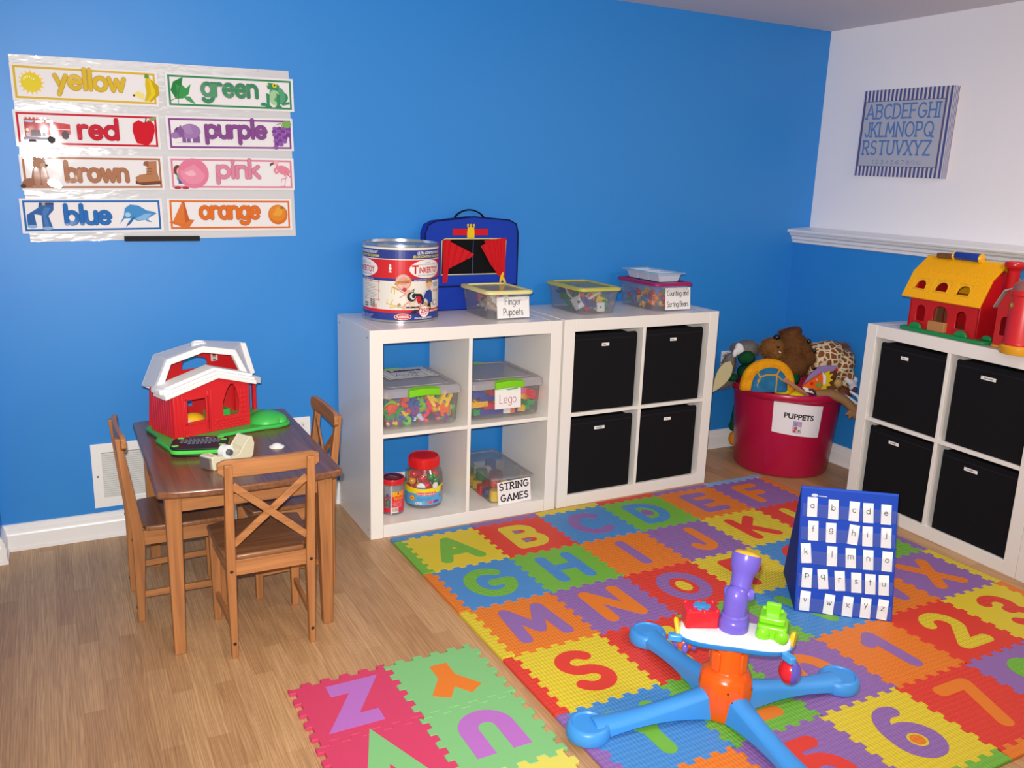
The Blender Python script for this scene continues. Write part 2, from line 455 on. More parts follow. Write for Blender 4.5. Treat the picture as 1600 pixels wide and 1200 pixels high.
# ------------------------------------------------------------------ printed surfaces
class Pr:
    """flat coloured shapes laid over each other, mapped on to a surface"""
    def __init__(s): s.items = []; s.L = 0
    def poly(s, p, c, up=True):
        if up: s.L += 1
        s.items.append((p, lin(c), s.L)); return s
    def polys(s, ps, c):
        s.L += 1
        for p in ps:
            if isinstance(p, tuple): s.items.append((p[0], lin(c), s.L + (p[1] % 9) * .1))
            else: s.items.append((p, lin(c), s.L))
        return s
    def rect(s, x0, x1, y0, y1, c): return s.poly([(x0, y0), (x1, y0), (x1, y1), (x0, y1)], c)
    def ell(s, cx, cy, rx, ry, c, rot=0, a0=0, a1=360, n=28):
        q = []
        for i in range(n if a1 - a0 == 360 else n + 1):
            t = radians(a0 + (a1 - a0) * i / n); x, y = rx * cos(t), ry * sin(t)
            q.append((cx + x * cos(rot) - y * sin(rot), cy + x * sin(rot) + y * cos(rot)))
        return s.poly(q, c)
    def line(s, pts, w, c): return s.polys(stroke_polys([pts], w), c)
    def frame(s, x0, x1, y0, y1, w, c):
        return s.polys([[(x0, y0), (x1, y0), (x1, y0 + w), (x0, y0 + w)], [(x0, y1 - w), (x1, y1 - w), (x1, y1), (x0, y1)],
                        [(x0, y0 + w), (x0 + w, y0 + w), (x0 + w, y1 - w), (x0, y1 - w)], [(x1 - w, y0 + w), (x1, y0 + w), (x1, y1 - w), (x1 - w, y1 - w)]], c)
    def strokes(s, text, cx, y, h, w, c, edge=None, width=None, serif=False, gap=.16, flat=False, skew=0):
        L, W = layout(text, h, gap, serif)
        k = 1 if width is None else width / W
        L = [[((x - W / 2) * k + cx + skew * py, py + y) for x, py in l] for l in L]
        if edge: s.polys(stroke_polys(L, w * 1.28), edge)
        return s.polys(stroke_polys(L, w, flat_ends=flat), c)
    def text(s, t, cx, y, h, c, bold=0.0, width=None, slant=0):
        T = font_tris(t, h * 1.38, bold)
        if width is not None:
            xs = [p[0] for q in T for p in q]; k = width / (max(xs) - min(xs))
        else: k = 1
        return s.polys([[(px * k + cx + slant * py, py + y) for px, py in q] for q in T], c)
    def put(s, mb, fn, step=None, eps=.00012, m=0):
        bm = bmesh.new(); vals = []
        for p, c, L in s.items:
            try:
                f = bm.faces.new([bm.verts.new((x, y, 0)) for x, y in p])
                f.material_index = len(vals); vals.append((c, L))
            except ValueError: pass
        if step:
            xs = [v.co.x for v in bm.verts]; x = math.floor(min(xs) / step) * step
            while x < max(xs):
                bmesh.ops.bisect_plane(bm, geom=bm.verts[:] + bm.edges[:] + bm.faces[:], plane_co=(x, 0, 0), plane_no=(1, 0, 0)); x += step
        for f in bm.faces:
            c, L = vals[f.material_index]
            mb.add([fn(v.co.x, v.co.y, L * eps) for v in f.verts], [tuple(range(len(f.verts)))], m, c)
        bm.free()
        return mb
# ------------------------------------------------------------------ camera and light
CAM = Vector((-.96444, -2.87987, 1.33671))
FW = Vector((.4578188, .8576712, -.2340983)); RT = Vector((.8853894, -.4637018, .0326539)); UP = Vector((.0805455, .2222177, .9716644))
cd = bpy.data.cameras.new('camera'); cd.sensor_width = 36; cd.sensor_fit = 'HORIZONTAL'; cd.lens = 1354.275 / 1600 * 36; cd.clip_start = .02
cam = bpy.data.objects.new('camera', cd); COL.objects.link(cam)
cam.matrix_world = Matrix(((RT.x, UP.x, -FW.x, CAM.x), (RT.y, UP.y, -FW.y, CAM.y), (RT.z, UP.z, -FW.z, CAM.z), (0, 0, 0, 1)))
SC.camera = cam

def lamp(name, typ, loc, energy, color=(1, 1, 1), **k):
    l = bpy.data.lights.new(name, typ); l.energy = energy; l.color = color
    for a, b in k.items(): setattr(l, a, b)
    o = bpy.data.objects.new(name, l); COL.objects.link(o); o.location = loc
    return o
flash = lamp('camera_flash', 'SPOT', CAM + UP * .055 - RT * .02 , 278, (1, .97, .93), shadow_soft_size=.011, spot_size=radians(100), spot_blend=.8)
flash.rotation_euler = (FW + UP * .13 - RT * .03).to_track_quat('-Z', 'Y').to_euler()
cl = lamp('ceiling_lamp_light', 'AREA', (-.6, -2.6, 2.03), 20, (1, .93, .84), shape='RECTANGLE', size=1.6, size_y=1.2)  # added broad fill for the weak ambient light, no actual ceiling fixture
cl2 = lamp('right_side_lamp_light', 'AREA', (1.6, -2.1, 1.98), 17, (1, .84, .72), shape='DISK', size=.5)

w = bpy.data.worlds.new('world'); SC.world = w; w.use_nodes = True
bg = w.node_tree.nodes['Background']; bg.inputs['Color'].default_value = (1, .95, .9, 1); bg.inputs['Strength'].default_value = .40

# ------------------------------------------------------------------ the room
YW = .415      # back wall
XR = 2.40      # lower right wall
XU = 2.50      # upper right wall, set back behind the ledge
ZC = 2.07
def floor_mat():
    m, nt, b = new_mat('oak_laminate')
    v = coords(nt, (1, 1, 1), (0, 0, radians(90)))
    br = nt.nodes.new('ShaderNodeTexBrick')
    br.offset = .37; br.squash = 1.0
    br.inputs['Scale'].default_value = 1
    br.inputs['Brick Width'].default_value = .36; br.inputs['Row Height'].default_value = .052
    br.inputs['Mortar Size'].default_value = .0006; br.inputs['Mortar Smooth'].default_value = .3
    br.inputs['Color1'].default_value = (*lin('#c9a073'), 1); br.inputs['Color2'].default_value = (*lin('#b58b60'), 1)
    br.inputs['Mortar'].default_value = (*lin('#b48a5c'), 1); br.inputs['Bias'].default_value = 0
    nt.links.new(v, br.inputs['Vector'])
    # grain: long rings stretched along the planks, shifted from strip to strip
    n = nt.nodes.new('ShaderNodeTexNoise'); n.inputs['Scale'].default_value = 1; n.inputs['Detail'].default_value = 6; n.inputs['Distortion'].default_value = 1.2
    nt.links.new(coords(nt, (110, 5, 1)), n.inputs['Vector'])
    wv = nt.nodes.new('ShaderNodeTexWave'); wv.wave_type = 'BANDS'; wv.bands_direction = 'X'
    wv.inputs['Scale'].default_value = 1.0; wv.inputs['Distortion'].default_value = 18; wv.inputs['Detail'].default_value = 3; wv.inputs['Detail Scale'].default_value = .7
    nt.links.new(coords(nt, (46, 2.4, 1)), wv.inputs['Vector'])
    mx = nt.nodes.new('ShaderNodeMix'); mx.data_type = 'RGBA'; mx.blend_type = 'MULTIPLY'; mx.inputs['Factor'].default_value = .5
    rp = nt.nodes.new('ShaderNodeValToRGB'); rp.color_ramp.elements[0].color = (.6, .52, .44, 1); rp.color_ramp.elements[1].color = (1.15, 1.15, 1.15, 1)
    rp.color_ramp.elements[0].position = .28; rp.color_ramp.elements[1].position = .62
    nt.links.new(n.outputs['Fac'], rp.inputs['Fac'])
    mx2 = nt.nodes.new('ShaderNodeMix'); mx2.data_type = 'RGBA'; mx2.blend_type = 'MULTIPLY'; mx2.inputs['Factor'].default_value = .32
    rp2 = nt.nodes.new('ShaderNodeValToRGB'); rp2.color_ramp.elements[0].color = (.5, .4, .32, 1); rp2.color_ramp.elements[1].color = (1.1, 1.1, 1.1, 1)
    nt.links.new(wv.outputs['Fac'], rp2.inputs['Fac'])
    nt.links.new(br.outputs['Color'], mx.inputs['A']); nt.links.new(rp.outputs['Color'], mx.inputs['B'])
    nt.links.new(mx.outputs['Result'], mx2.inputs['A']); nt.links.new(rp2.outputs['Color'], mx2.inputs['B'])
    nt.links.new(mx2.outputs['Result'], b.inputs['Base Color'])
    b.inputs['Roughness'].default_value = .42
    bump(nt, b, n.outputs['Fac'], .05, .001)
    return m
blue = M('#2b8adc', 'paint', .45)
white_wall = M('#fbf8fb', 'paint', .6)
trim_m = M('#f4f4f4', 'gloss', .3)
struct(MB().box(-3.2, 2.62, -4.6, .55, -.06, 0), 'floor', floor_mat())
struct(MB().box(-3.2, 2.62, -4.6, .55, ZC, ZC + .06), 'ceiling', M('#d9d2d4', 'paint', .8))
struct(MB().box(-1.30, 2.62, YW, .55, 0, ZC), 'wall_back', blue)
struct(MB().box(-1.30, -1.195, .31, YW, 0, ZC).box(-3.2, -1.30, .31, .55, 0, ZC), 'wall_left', blue)
struct(MB().box(XR, 2.62, -4.6, YW, 0, 1.05), 'wall_right', blue)
struct(MB().box(XU, 2.62, -4.6, YW, 1.05, ZC), 'wall_right_upper', white_wall)
# ledge on top of the half wall: sill board with a rounded nose and a stepped moulding below
lp = [(XU, 1.128), (2.362, 1.120), (2.350, 1.116), (2.346, 1.109), (2.350, 1.102), (2.362, 1.099), (2.366, 1.090), (2.378, 1.082), (2.380, 1.070), (2.388, 1.064), (2.390, 1.052), (XR, 1.048), (XU, 1.048)]
mb = MB(); mb.loft([[(x, YW, z) for x, z in lp], [(x, -4.6, z) for x, z in lp]])
struct(mb, 'trim_1', trim_m, smooth=25)
def baseboard(name, pts_fn, L0, L1):
    prof = [(0, 0), (.017, 0), (.017, .012), (.014, .014), (.014, .058), (.011, .064), (.010, .078), (.006, .084), (.005, .094), (0, .096)]
    mb = MB(); mb.loft([[pts_fn(L0, d, z) for d, z in prof], [pts_fn(L1, d, z) for d, z in prof]])
    return struct(mb, name, trim_m, smooth=25)
baseboard('baseboard_back', lambda l, d, z: (l, YW - d, z), -1.195, XR)
baseboard('baseboard_right', lambda l, d, z: (XR - d, l, z), YW, -4.6)
baseboard('baseboard_left', lambda l, d, z: (-1.195 + d, l, z), YW - .004, .31 - .017)
baseboard('baseboard_left_return', lambda l, d, z: (l, .31 - d, z), -1.195, -3.2)

# wall register grille
t = thing('wall_register', 'white louvered metal vent cover low on the blue wall behind the left chair', 'vent', (-.90, YW - .001, .116))
W_, H_ = .225, .24
mb = MB(); frame_ring([(0, 0), (W_, 0), (W_, H_), (0, H_)], [(.034, .034), (W_ - .034, .034), (W_ - .034, H_ - .034), (.034, H_ - .034)], 0, .007, mb)
mb.v = [(x, -z, y) for x, y, z in mb.v]
mb.build('frame', trim_m, t, bevel=.0015)
mb = MB()
for i in range(21):
    z = .038 + i * .0081
    mb.hexa([(.034, 0, z), (W_ - .034, 0, z), (W_ - .034, 0, z + .002), (.034, 0, z + .002)][:4], [(.034, -.005, z - .004), (W_ - .034, -.005, z - .004), (W_ - .034, -.005, z - .002), (.034, -.005, z - .002)])
mb.build('louver_panel', M('#e3e3e0', 'gloss', .35), t)
MB().box(.034, W_ - .034, -.0006, 0, .034, H_ - .034).build('duct_opening', M('#9a9a98', 'matte'), t)
for sx, sz in ((.017, .118), (W_ - .017, .118)):
    MB().at((sx, -.007, sz), (pi / 2, 0, 0)).lathe([(.004, 0), (.003, .0015)], 12).build('screw', M('#777777', 'metal'), t)

def outlet(loc, label):
    t = thing('wall_outlet', label, 'outlet', loc)
    mb = MB().prism(rrect(-.036, .036, -.057, .057, .004), 0, .006); mb.v = [(x, -z, y) for x, y, z in mb.v]
    mb.build('cover_plate', trim_m, t, bevel=.001)
    for dz in (-.024, .024):
        mb = MB().prism(rrect(-.016, .016, dz - .015, dz + .015, .006), .006, .0075); mb.v = [(x, -z, y) for x, y, z in mb.v]
        s_ = mb.build('socket', M('#efece4', 'plastic'), t)
        MB().box(-.008, -.006, -.0079, -.0070, dz - .004, dz + .006).box(.006, .008, -.0079, -.0070, dz - .004, dz + .006).build('slot', M('#222222', 'matte'), s_)
    MB().at((0, -.006, 0), (pi / 2, 0, 0)).lathe([(.003, 0), (.002, .001)], 10).build('screw', M('#aaaaaa', 'metal'), t)
outlet((2.02, YW - .0005, .452), 'white electrical outlet on the back wall beside the puppet tub')
outlet((-.146, YW - .0005, .325), 'white electrical outlet on the blue wall behind the play table')
# ------------------------------------------------------------------ cube shelving units
WHT = M('#f2eee8', 'gloss', .28)
WHS = M('#dfe2e4', 'gloss', .35)
S_ = .79; TH = .05; CW = (S_ - 2 * TH - .015) / 2
def shelf_unit(label, loc, rz):
    t = thing('cube_shelf', label, 'shelf unit', loc, rz, 'white cube shelf units')
    for x0 in (0, S_ - TH): 
        p = MB().box(x0, x0 + TH, 0, .39, 0, S_).build('side_panel', WHT, t, bevel=.0012)
    MB().box(TH + .0006, S_ - TH - .0006, .0004, .39, S_ - TH, S_ - .0004).build('top_panel', WHT, t, bevel=.0012)
    MB().box(TH + .0006, S_ - TH - .0006, .0004, .39, 0, TH).build('bottom_panel', WHT, t, bevel=.0012)
    MB().box(TH + CW, TH + CW + .015, .002, .388, TH, S_ - TH).build('divider', WHT, t, bevel=.001)
    for x0 in (TH, TH + CW + .015):
        MB().box(x0, x0 + CW, .002, .388, TH + CW, TH + CW + .015).build('shelf', WHT, t, bevel=.001)
    for z in (.03, .76):
        for y in (.03, .36):
            MB().at((0, y, z), (0, -pi / 2, 0)).lathe([(.0035, 0), (.003, .0008)], 10).build('screw_cap', M('#55585c', 'matte'), t)
    return t
SA = shelf_unit('white cube shelf unit holding clear bins and jars in its open cells', (0, 0, 0), 0)
SB = shelf_unit('white cube shelf unit with four black bins along the back wall', (.8015, .002, 0), .0125)
SC_ = shelf_unit('white cube shelf unit of four black bins along the right wall under a toy barn', (2.0045, -.429, 0), radians(-90) - .0414)
SD = shelf_unit('white cube shelf unit at the right edge of the picture, mostly cut off', (2.0045 - .791 * sin(.0414), -.429 - .791 * cos(.0414), 0), radians(-90) - .0414)

BLK = M('#17161a', 'fabric')
def fabric_bin(unit, col, row, word, label, dx=0, tag_dx=0, tw=.045, by=.012):
    """black folding fabric box standing in one cell of a shelf unit"""
    Mx = Matrix.Translation(unit.location) @ unit.rotation_euler.to_matrix().to_4x4()
    x0 = TH + col * (CW + .015); z0 = TH + row * (CW + .015) + .0005
    p = Mx @ Vector((x0 + .004 + dx, by, z0))
    t = thing('storage_bin', label, 'storage bin', p, unit.rotation_euler.z, 'black fabric bins in the cube shelves')
    w, h, d, th = .312, .322, .355, .005
    mb = MB()
    def pan(poly, y0, y1): mb.add([(x, y0, z) for x, z in poly] + [(x, y1, z) for x, z in poly], [tuple(range(len(poly))), tuple(reversed(range(len(poly), 2 * len(poly))))] + [(i, (i + 1) % len(poly), len(poly) + (i + 1) % len(poly), len(poly) + i) for i in range(len(poly))])
    out = [(0, 0), (w, 0), (w, h - .014)] + [(w - .014 + .014 * cos(a), h - .014 + .014 * sin(a)) for a in (.4, .8, 1.2, 1.57)] + [(.006, h), (0, h - .006)]
    pan(out, 0, th); pan(out, d - th, d)
    mb.box(0, th, th, d - th, 0, h - .006).box(w - th, w, th, d - th, 0, h - .014).box(th, w - th, th, d - th, 0, th)
    mb.build('box_body', BLK, t, bevel=.002)
    pr = Pr(); pr.rect(-tw / 2, tw / 2, -.0065, .0065, '#f4f2ee'); [pr.rect(-tw * .3 + k * tw * .066, -tw * .3 + k * tw * .066 + tw * .045, -.0022, .0016 + .0012 * (k * 7 % 3 == 0), '#55555a') for k in range(word)]
    m2 = MB(); cx = w / 2 + tag_dx; cz = h - .047
    pr.put(m2, lambda x, y, e: (cx + x, -.0006 - e, cz + y)); 
    m2.build('name_tag', print_mat('printed_paper', .6), t, fix=False)
    # stitched edge and top grip tape
    MB().box(.002, w - .002, -.0012, .0, h - .024, h - .019).build('seam_tape', M('#211f25', 'fabric'), t)
    return t
fabric_bin(SB, 0, 1, 6, 'black fabric bin in upper left cell of the shelf beside the puppet tub', 0, -.003, .036)
fabric_bin(SB, 1, 1, 6, 'black fabric bin in upper right cell of the shelf beside the puppet tub', 0, -.006, .034)
fabric_bin(SB, 0, 0, 9, 'black fabric bin in lower left cell of the shelf beside the puppet tub', .002, -.012, .052)
fabric_bin(SB, 1, 0, 6, 'black fabric bin in lower right cell of the shelf beside the puppet tub', 0, -.006, .038)
fabric_bin(SC_, 0, 1, 6, 'black fabric bin in upper left cell under the yellow-roofed toy barn', .018, -.035, .036)
fabric_bin(SC_, 1, 1, 9, 'black fabric bin in upper right cell under the yellow-roofed toy barn', .018, -.02, .06)
fabric_bin(SC_, 0, 0, 8, 'black fabric bin in lower left cell behind the blue letter easel', .018, -.03, .05)
fabric_bin(SC_, 1, 0, 8, 'black fabric bin in lower right cell of the right wall shelf', .018, -.03, .056)
# ------------------------------------------------------------------ foam alphabet mat
FC = dict(Y='#d9c435', R='#d84033', B='#4a8bcc', G='#72b340', O='#e07c2a', P='#8e69aa', L='#86aedd', K='#cf4266', T='#80bf7c', W='#d9d060', V='#b56fc0')
CN = dict(Y='yellow', R='red', B='blue', G='green', O='orange', P='purple', L='light blue', K='pink', T='pale green', W='pale yellow', V='lilac')
TP = .29156
def foam(k, bumpy):
    key = ('foam', k, bumpy)
    if key in _mats: return _mats[key]
    m, nt, b = new_mat('foam_' + CN[k].replace(' ', '_'))
    b.inputs['Base Color'].default_value = (*lin(FC[k]), 1)
    b.inputs['Roughness'].default_value = .5; b.inputs['Specular IOR Level'].default_value = .28
    if bumpy:
        v = nt.nodes.new('ShaderNodeTexVoronoi'); v.inputs['Scale'].default_value = 95; v.inputs['Randomness'].default_value = .12
        nt.links.new(coords(nt, (1, .62, 1)), v.inputs['Vector'])
        bump(nt, b, v.outputs['Distance'], .85, .003)
    else:
        n = nt.nodes.new('ShaderNodeTexNoise'); n.inputs['Scale'].default_value = 260
        nt.links.new(coords(nt), n.inputs['Vector'])
        bump(nt, b, n.outputs['Fac'], .25, .001)
    _mats[key] = m
    return m

def seam(n=6, d=.0068, ph=0, L=TP):
    """tab line from 0 to L: list of (along, offset)"""
    P = []; p = L / n
    for i in range(n):
        a = i * p
        w0, w1 = .20, .27          # dovetail: narrower at the neck
        P += [(a + p * (.25 - w0 + .02), -d), (a + p * (.25 + w1), -d), (a + p * (.75 - w0 - .02), d), (a + p * (.75 + w1 - .03), d)]
    return P
SEAM = seam()
def edge_pts(p0, p1, seam_pts, inset=.0004):
    dx, dy = p1[0] - p0[0], p1[1] - p0[1]; L = math.hypot(dx, dy); dx /= L; dy /= L
    return [(p0[0] + dx * a - dy * o, p0[1] + dy * a + dx * o) for a, o in seam_pts]
def tile_outline(L=TP, sm=SEAM, sides='bltr'):
    """local tile 0..L; horizontal seams run left to right, vertical seams bottom to top, shared by both neighbours"""
    e = .0035
    b = edge_pts((0, 0), (L, 0), sm); t = edge_pts((0, L), (L, L), sm)
    l = edge_pts((0, 0), (0, L), sm); r = edge_pts((L, 0), (L, L), sm)
    return b + r + t[::-1] + l[::-1]
OUT = tile_outline()
def shrink(P, k=.9975):
    cx = sum(p[0] for p in P) / len(P); cy = sum(p[1] for p in P) / len(P)
    return [(cx + (x - cx) * k, cy + (y - cy) * k) for x, y in P]
mat_root = Matrix.Translation((.0988798, -.0685257, 0)) @ Matrix.Rotation(.00656355, 4, 'Z')
TZ = .0105
GRID = ["A YG B RY C BP D GB E OP F PO", "G BG H GB I OP J PO K YR L RY", "M OP N PO O RP P YR Q BR R GP",
        "S YR T RY U GP V BG W OP X PO", "Y BG Z GO 0 PO 1 OP 2 RY 3 YR", "4 OB 5 PR 6 YP 7 RO 8 PG 9 BY"]
BUMPY = set('CEIFOPQMSTUZ01475JR6VWYKN')
CENT = {'B': 'B', 'D': 'P', 'O': 'Y', '6': 'O', '0': 'P', '8': 'B', 'P': 'G', 'Q': 'Y', 'A': None, 'R': 'O', '9': 'G', '4': 'R'}
LETH = .205
def letter_mesh(ch, hgt, w, z0, z1, cx, cy, wscale=1.0, rot=0, flat=False):
    L, W = layout(ch, hgt - w)
    mb = MB()
    for poly, lev in stroke_polys(L, w, 18, flat_ends=flat):
        q = []
        for x, y in poly:
            x = (x - W / 2) * wscale; y = y - (hgt - w) / 2
            q.append((cx + x * cos(rot) - y * sin(rot), cy + x * sin(rot) + y * cos(rot)))
        mb.prism(q, z0, z1 + .00006 * lev, bottom=False)
    return mb
for j, row in enumerate(GRID):
    it = row.split()
    for i in range(6):
        ch, cc = it[2 * i], it[2 * i + 1]
        p = mat_root @ Vector((i * TP, -(j + 1) * TP, 0))
        bp = ch in BUMPY
        kind = 'letter' if ch.isalpha() else 'number'
        lab = '%s foam mat tile with %s %s %s' % (CN[cc[0]], 'an' if cc[1] == 'O' else 'a', CN[cc[1]], kind + ' ' + ch)
        
        t = thing('foam_tile', lab, 'foam mat tile', p, .00656355, 'tiles of the big alphabet puzzle mat')
        MB().prism(shrink(OUT), 0.0005, TZ).build('tile_base', foam(cc[0], bp), t, smooth=0, bevel=.0007, seg=1)
        lm = letter_mesh(ch, LETH, .044 if ch not in 'MW' else .042, TZ - .001, TZ + .0006, TP / 2, TP / 2)
        lo = lm.build('letter_inset', foam(cc[1], not bp or ch in 'OE6'), t, smooth=0)
        c = CENT.get(ch)
        if ch in 'ABDOPQR0689':
            holes = {'A': [(.38, .47, .05, .07)], 'B': [(.36, .76, .10, .05), (.40, .26, .11, .055)], 'D': [(.42, .5, .16, .2)], 'O': [(.5, .5, .16, .22)], 'P': [(.42, .73, .1, .08)],
                     'Q': [(.45, .52, .16, .22)], 'R': [(.42, .74, .1, .08)], '0': [(.5, .5, .13, .24)], '6': [(.5, .3, .12, .12)], '8': [(.5, .76, .09, .09), (.5, .26, .11, .1)], '9': [(.5, .7, .12, .12)]}[ch]
            if c:
                for hx, hy, rx, ry in holes:
                    w_, _ = G[ch]; H = LETH - .044
                    X0 = TP / 2 - w_ * H / 2
                    MB().at((X0 + hx * w_ * H, TP / 2 - H / 2 + hy * H, 0)).lathe([(1, TZ - .001), (1, TZ + .0005)], 28).build('center_inset', foam(c, True), lo, smooth=0)
                    o = bpy.data.objects[-1] if False else lo.children[-1]
                    for v in o.data.vertices:
                        v.co.x = (v.co.x - (X0 + hx * w_ * H)) * rx * H + X0 + hx * w_ * H; v.co.y = (v.co.y - (TP / 2 - H / 2 + hy * H)) * ry * H + TP / 2 - H / 2 + hy * H

def border(i, j, side, k, label):
    p = mat_root @ Vector((i * TP, -(j + 1) * TP, 0))
    BW = .036
    s = SEAM
    if side == 't':
        x0, x1 = (-BW if i == 0 else 0), (TP + BW if i == 5 else TP)
        P = edge_pts((0, TP), (TP, TP), s) + [(x1, TP - .004)] * (i == 5) + [(x1, TP + BW), (x0, TP + BW)] + [(x0, TP - .004)] * (i == 0)
    elif side == 'b':
        x0, x1 = (-BW if i == 0 else 0), (TP + BW if i == 5 else TP)
        P = ([(x0, .004)] * (i == 0) + [(x0, -BW), (x1, -BW)] + [(x1, .004)] * (i == 5)) + edge_pts((0, 0), (TP, 0), s)[::-1]
    elif side == 'l':
        P = edge_pts((0, 0), (0, TP), s) + [(-BW, TP), (-BW, 0)]
    else:
        P = [(TP + BW, 0), (TP + BW, TP)] + edge_pts((TP, 0), (TP, TP), s)[::-1]
    o = MB().prism(shrink(P), .0005, TZ).build('mat_border_strip', foam(k, True), None, smooth=0, bevel=.0007, seg=1, loc=p, rot=(0, 0, .00656355))
    tag(o, label, 'mat border', 'border strips of the big alphabet puzzle mat')
for i, k in enumerate('BPYRPL'):
    border(i, 0, 't', k, '%s border strip along the top edge of the alphabet mat above letter %s' % (CN[k], 'ABCDEF'[i]))
for j, k in enumerate('GOYRPB'):
    border(0, j, 'l', k, '%s border strip along the left edge of the alphabet mat beside %s' % (CN[k], 'AGMSY4'[j]))
for j, k in enumerate('OYPYOR'):
    border(5, j, 'r', k, '%s border strip along the right edge of the alphabet mat beside %s' % (CN[k], 'FLRX39'[j]))
for i, k in enumerate('GBGOPY'):
    border(i, 5, 'b', k, '%s border strip along the near edge of the alphabet mat below %s' % (CN[k], '456789'[i]))

# second, smaller mat of pastel tiles turned upside down to the camera
T2 = .2625
SEAM2 = seam(5, .0082, 0, T2)
OUT2 = tile_outline(T2, SEAM2)
m2 = Matrix.Translation((-.503, -.839, 0)) @ Matrix.Rotation(radians(.3), 4, 'Z')
for ch, i, j, k, lk in (('Z', 0, 0, 'K', 'V'), ('Y', 1, 0, 'T', 'O'), ('V', 0, 1, 'K', 'T'), ('U', 1, 1, 'T', 'V'), ('R', 0, 2, 'W', 'K'), ('Q', 1, 2, 'W', 'V')):
    sk = -.022 * j
    p = m2 @ Vector((i * T2, -(j + 1) * T2, 0))
    lab = '%s foam tile with %s %s letter %s in the small mat on the floor' % (CN[k], 'an' if lk == 'O' else 'a', CN[lk], ch)
    if j == 2: lab = ('pale yellow foam tile at the bottom edge of the picture below the upside down U' if i else 'pale yellow foam tile at the bottom edge of the picture below the upside down V')
    t = thing('foam_tile', lab, 'foam mat tile', p, radians(.3), 'pastel foam tiles of the small mat')
    z = .0008 if i == 0 else .0112 * 0 + .0008
    MB().prism(shrink(OUT2), z, z + .0095).build('tile_base', foam(k, False), t, smooth=0, bevel=.0009, seg=1)
    letter_mesh(ch, .195, .050, z + .0085, z + .0101, T2 / 2, T2 / 2, 1.0, pi if ch not in 'Z' else 0, True).build('letter_inset', foam(lk, False), t, smooth=0)
# ------------------------------------------------------------------ play table and chairs
WL = wood_mat('pine_leg', '#8f5c36', '#b37846', 'Z', .38)
WX = wood_mat('pine_rail', '#946138', '#b87d4c', 'X', .38)
WY = wood_mat('pine_side', '#946138', '#b87d4c', 'Y', .38)
WT = wood_mat('pine_top_stained', '#6a4330', '#87593d', 'Y', .22)
WS = wood_mat('pine_seat', '#6f4930', '#93633f', 'X', .3)
DK = M('#241a14', 'matte')
t = thing('play_table', 'small brown wooden table with bowed edges, red toy barn standing on it', 'table', (-.523, -.215, 0))
def bow(y, d, n=12): return [(-.248 + .496 * i / n, y + d * (1 - ((i / n) * 2 - 1) ** 2)) for i in range(n + 1)]
P = bow(-.355, -.028)
P += [(.251, -.345), (.251, .345)] + [(x, y) for x, y in bow(.355, .022)[::-1]] + [(-.251, .345), (-.251, -.345)]
MB().prism(P, .478, .500).build('tabletop', WT, t, bevel=.006, seg=3)
for sx in (-1, 1):
    for sy in (-1, 1):
        x, y = sx * .207, sy * .298
        q = lambda a, cx, cy, z: [(cx - a, cy - a, z), (cx + a, cy - a, z), (cx + a, cy + a, z), (cx - a, cy + a, z)]
        MB().hexa(q(.0155, x + sx * .004, y + sy * .004, 0), q(.021, x, y, .478)).build('leg', WL, t, bevel=.002)
for sy in (-1, 1): MB().box(-.186, .186, sy * .300 - .009, sy * .300 + .009, .420, .478).build('apron', WX, t, bevel=.001)
for sx in (-1, 1): MB().box(sx * .207 - .009, sx * .207 + .009, -.277, .277, .420, .478).build('apron', WY, t, bevel=.001)

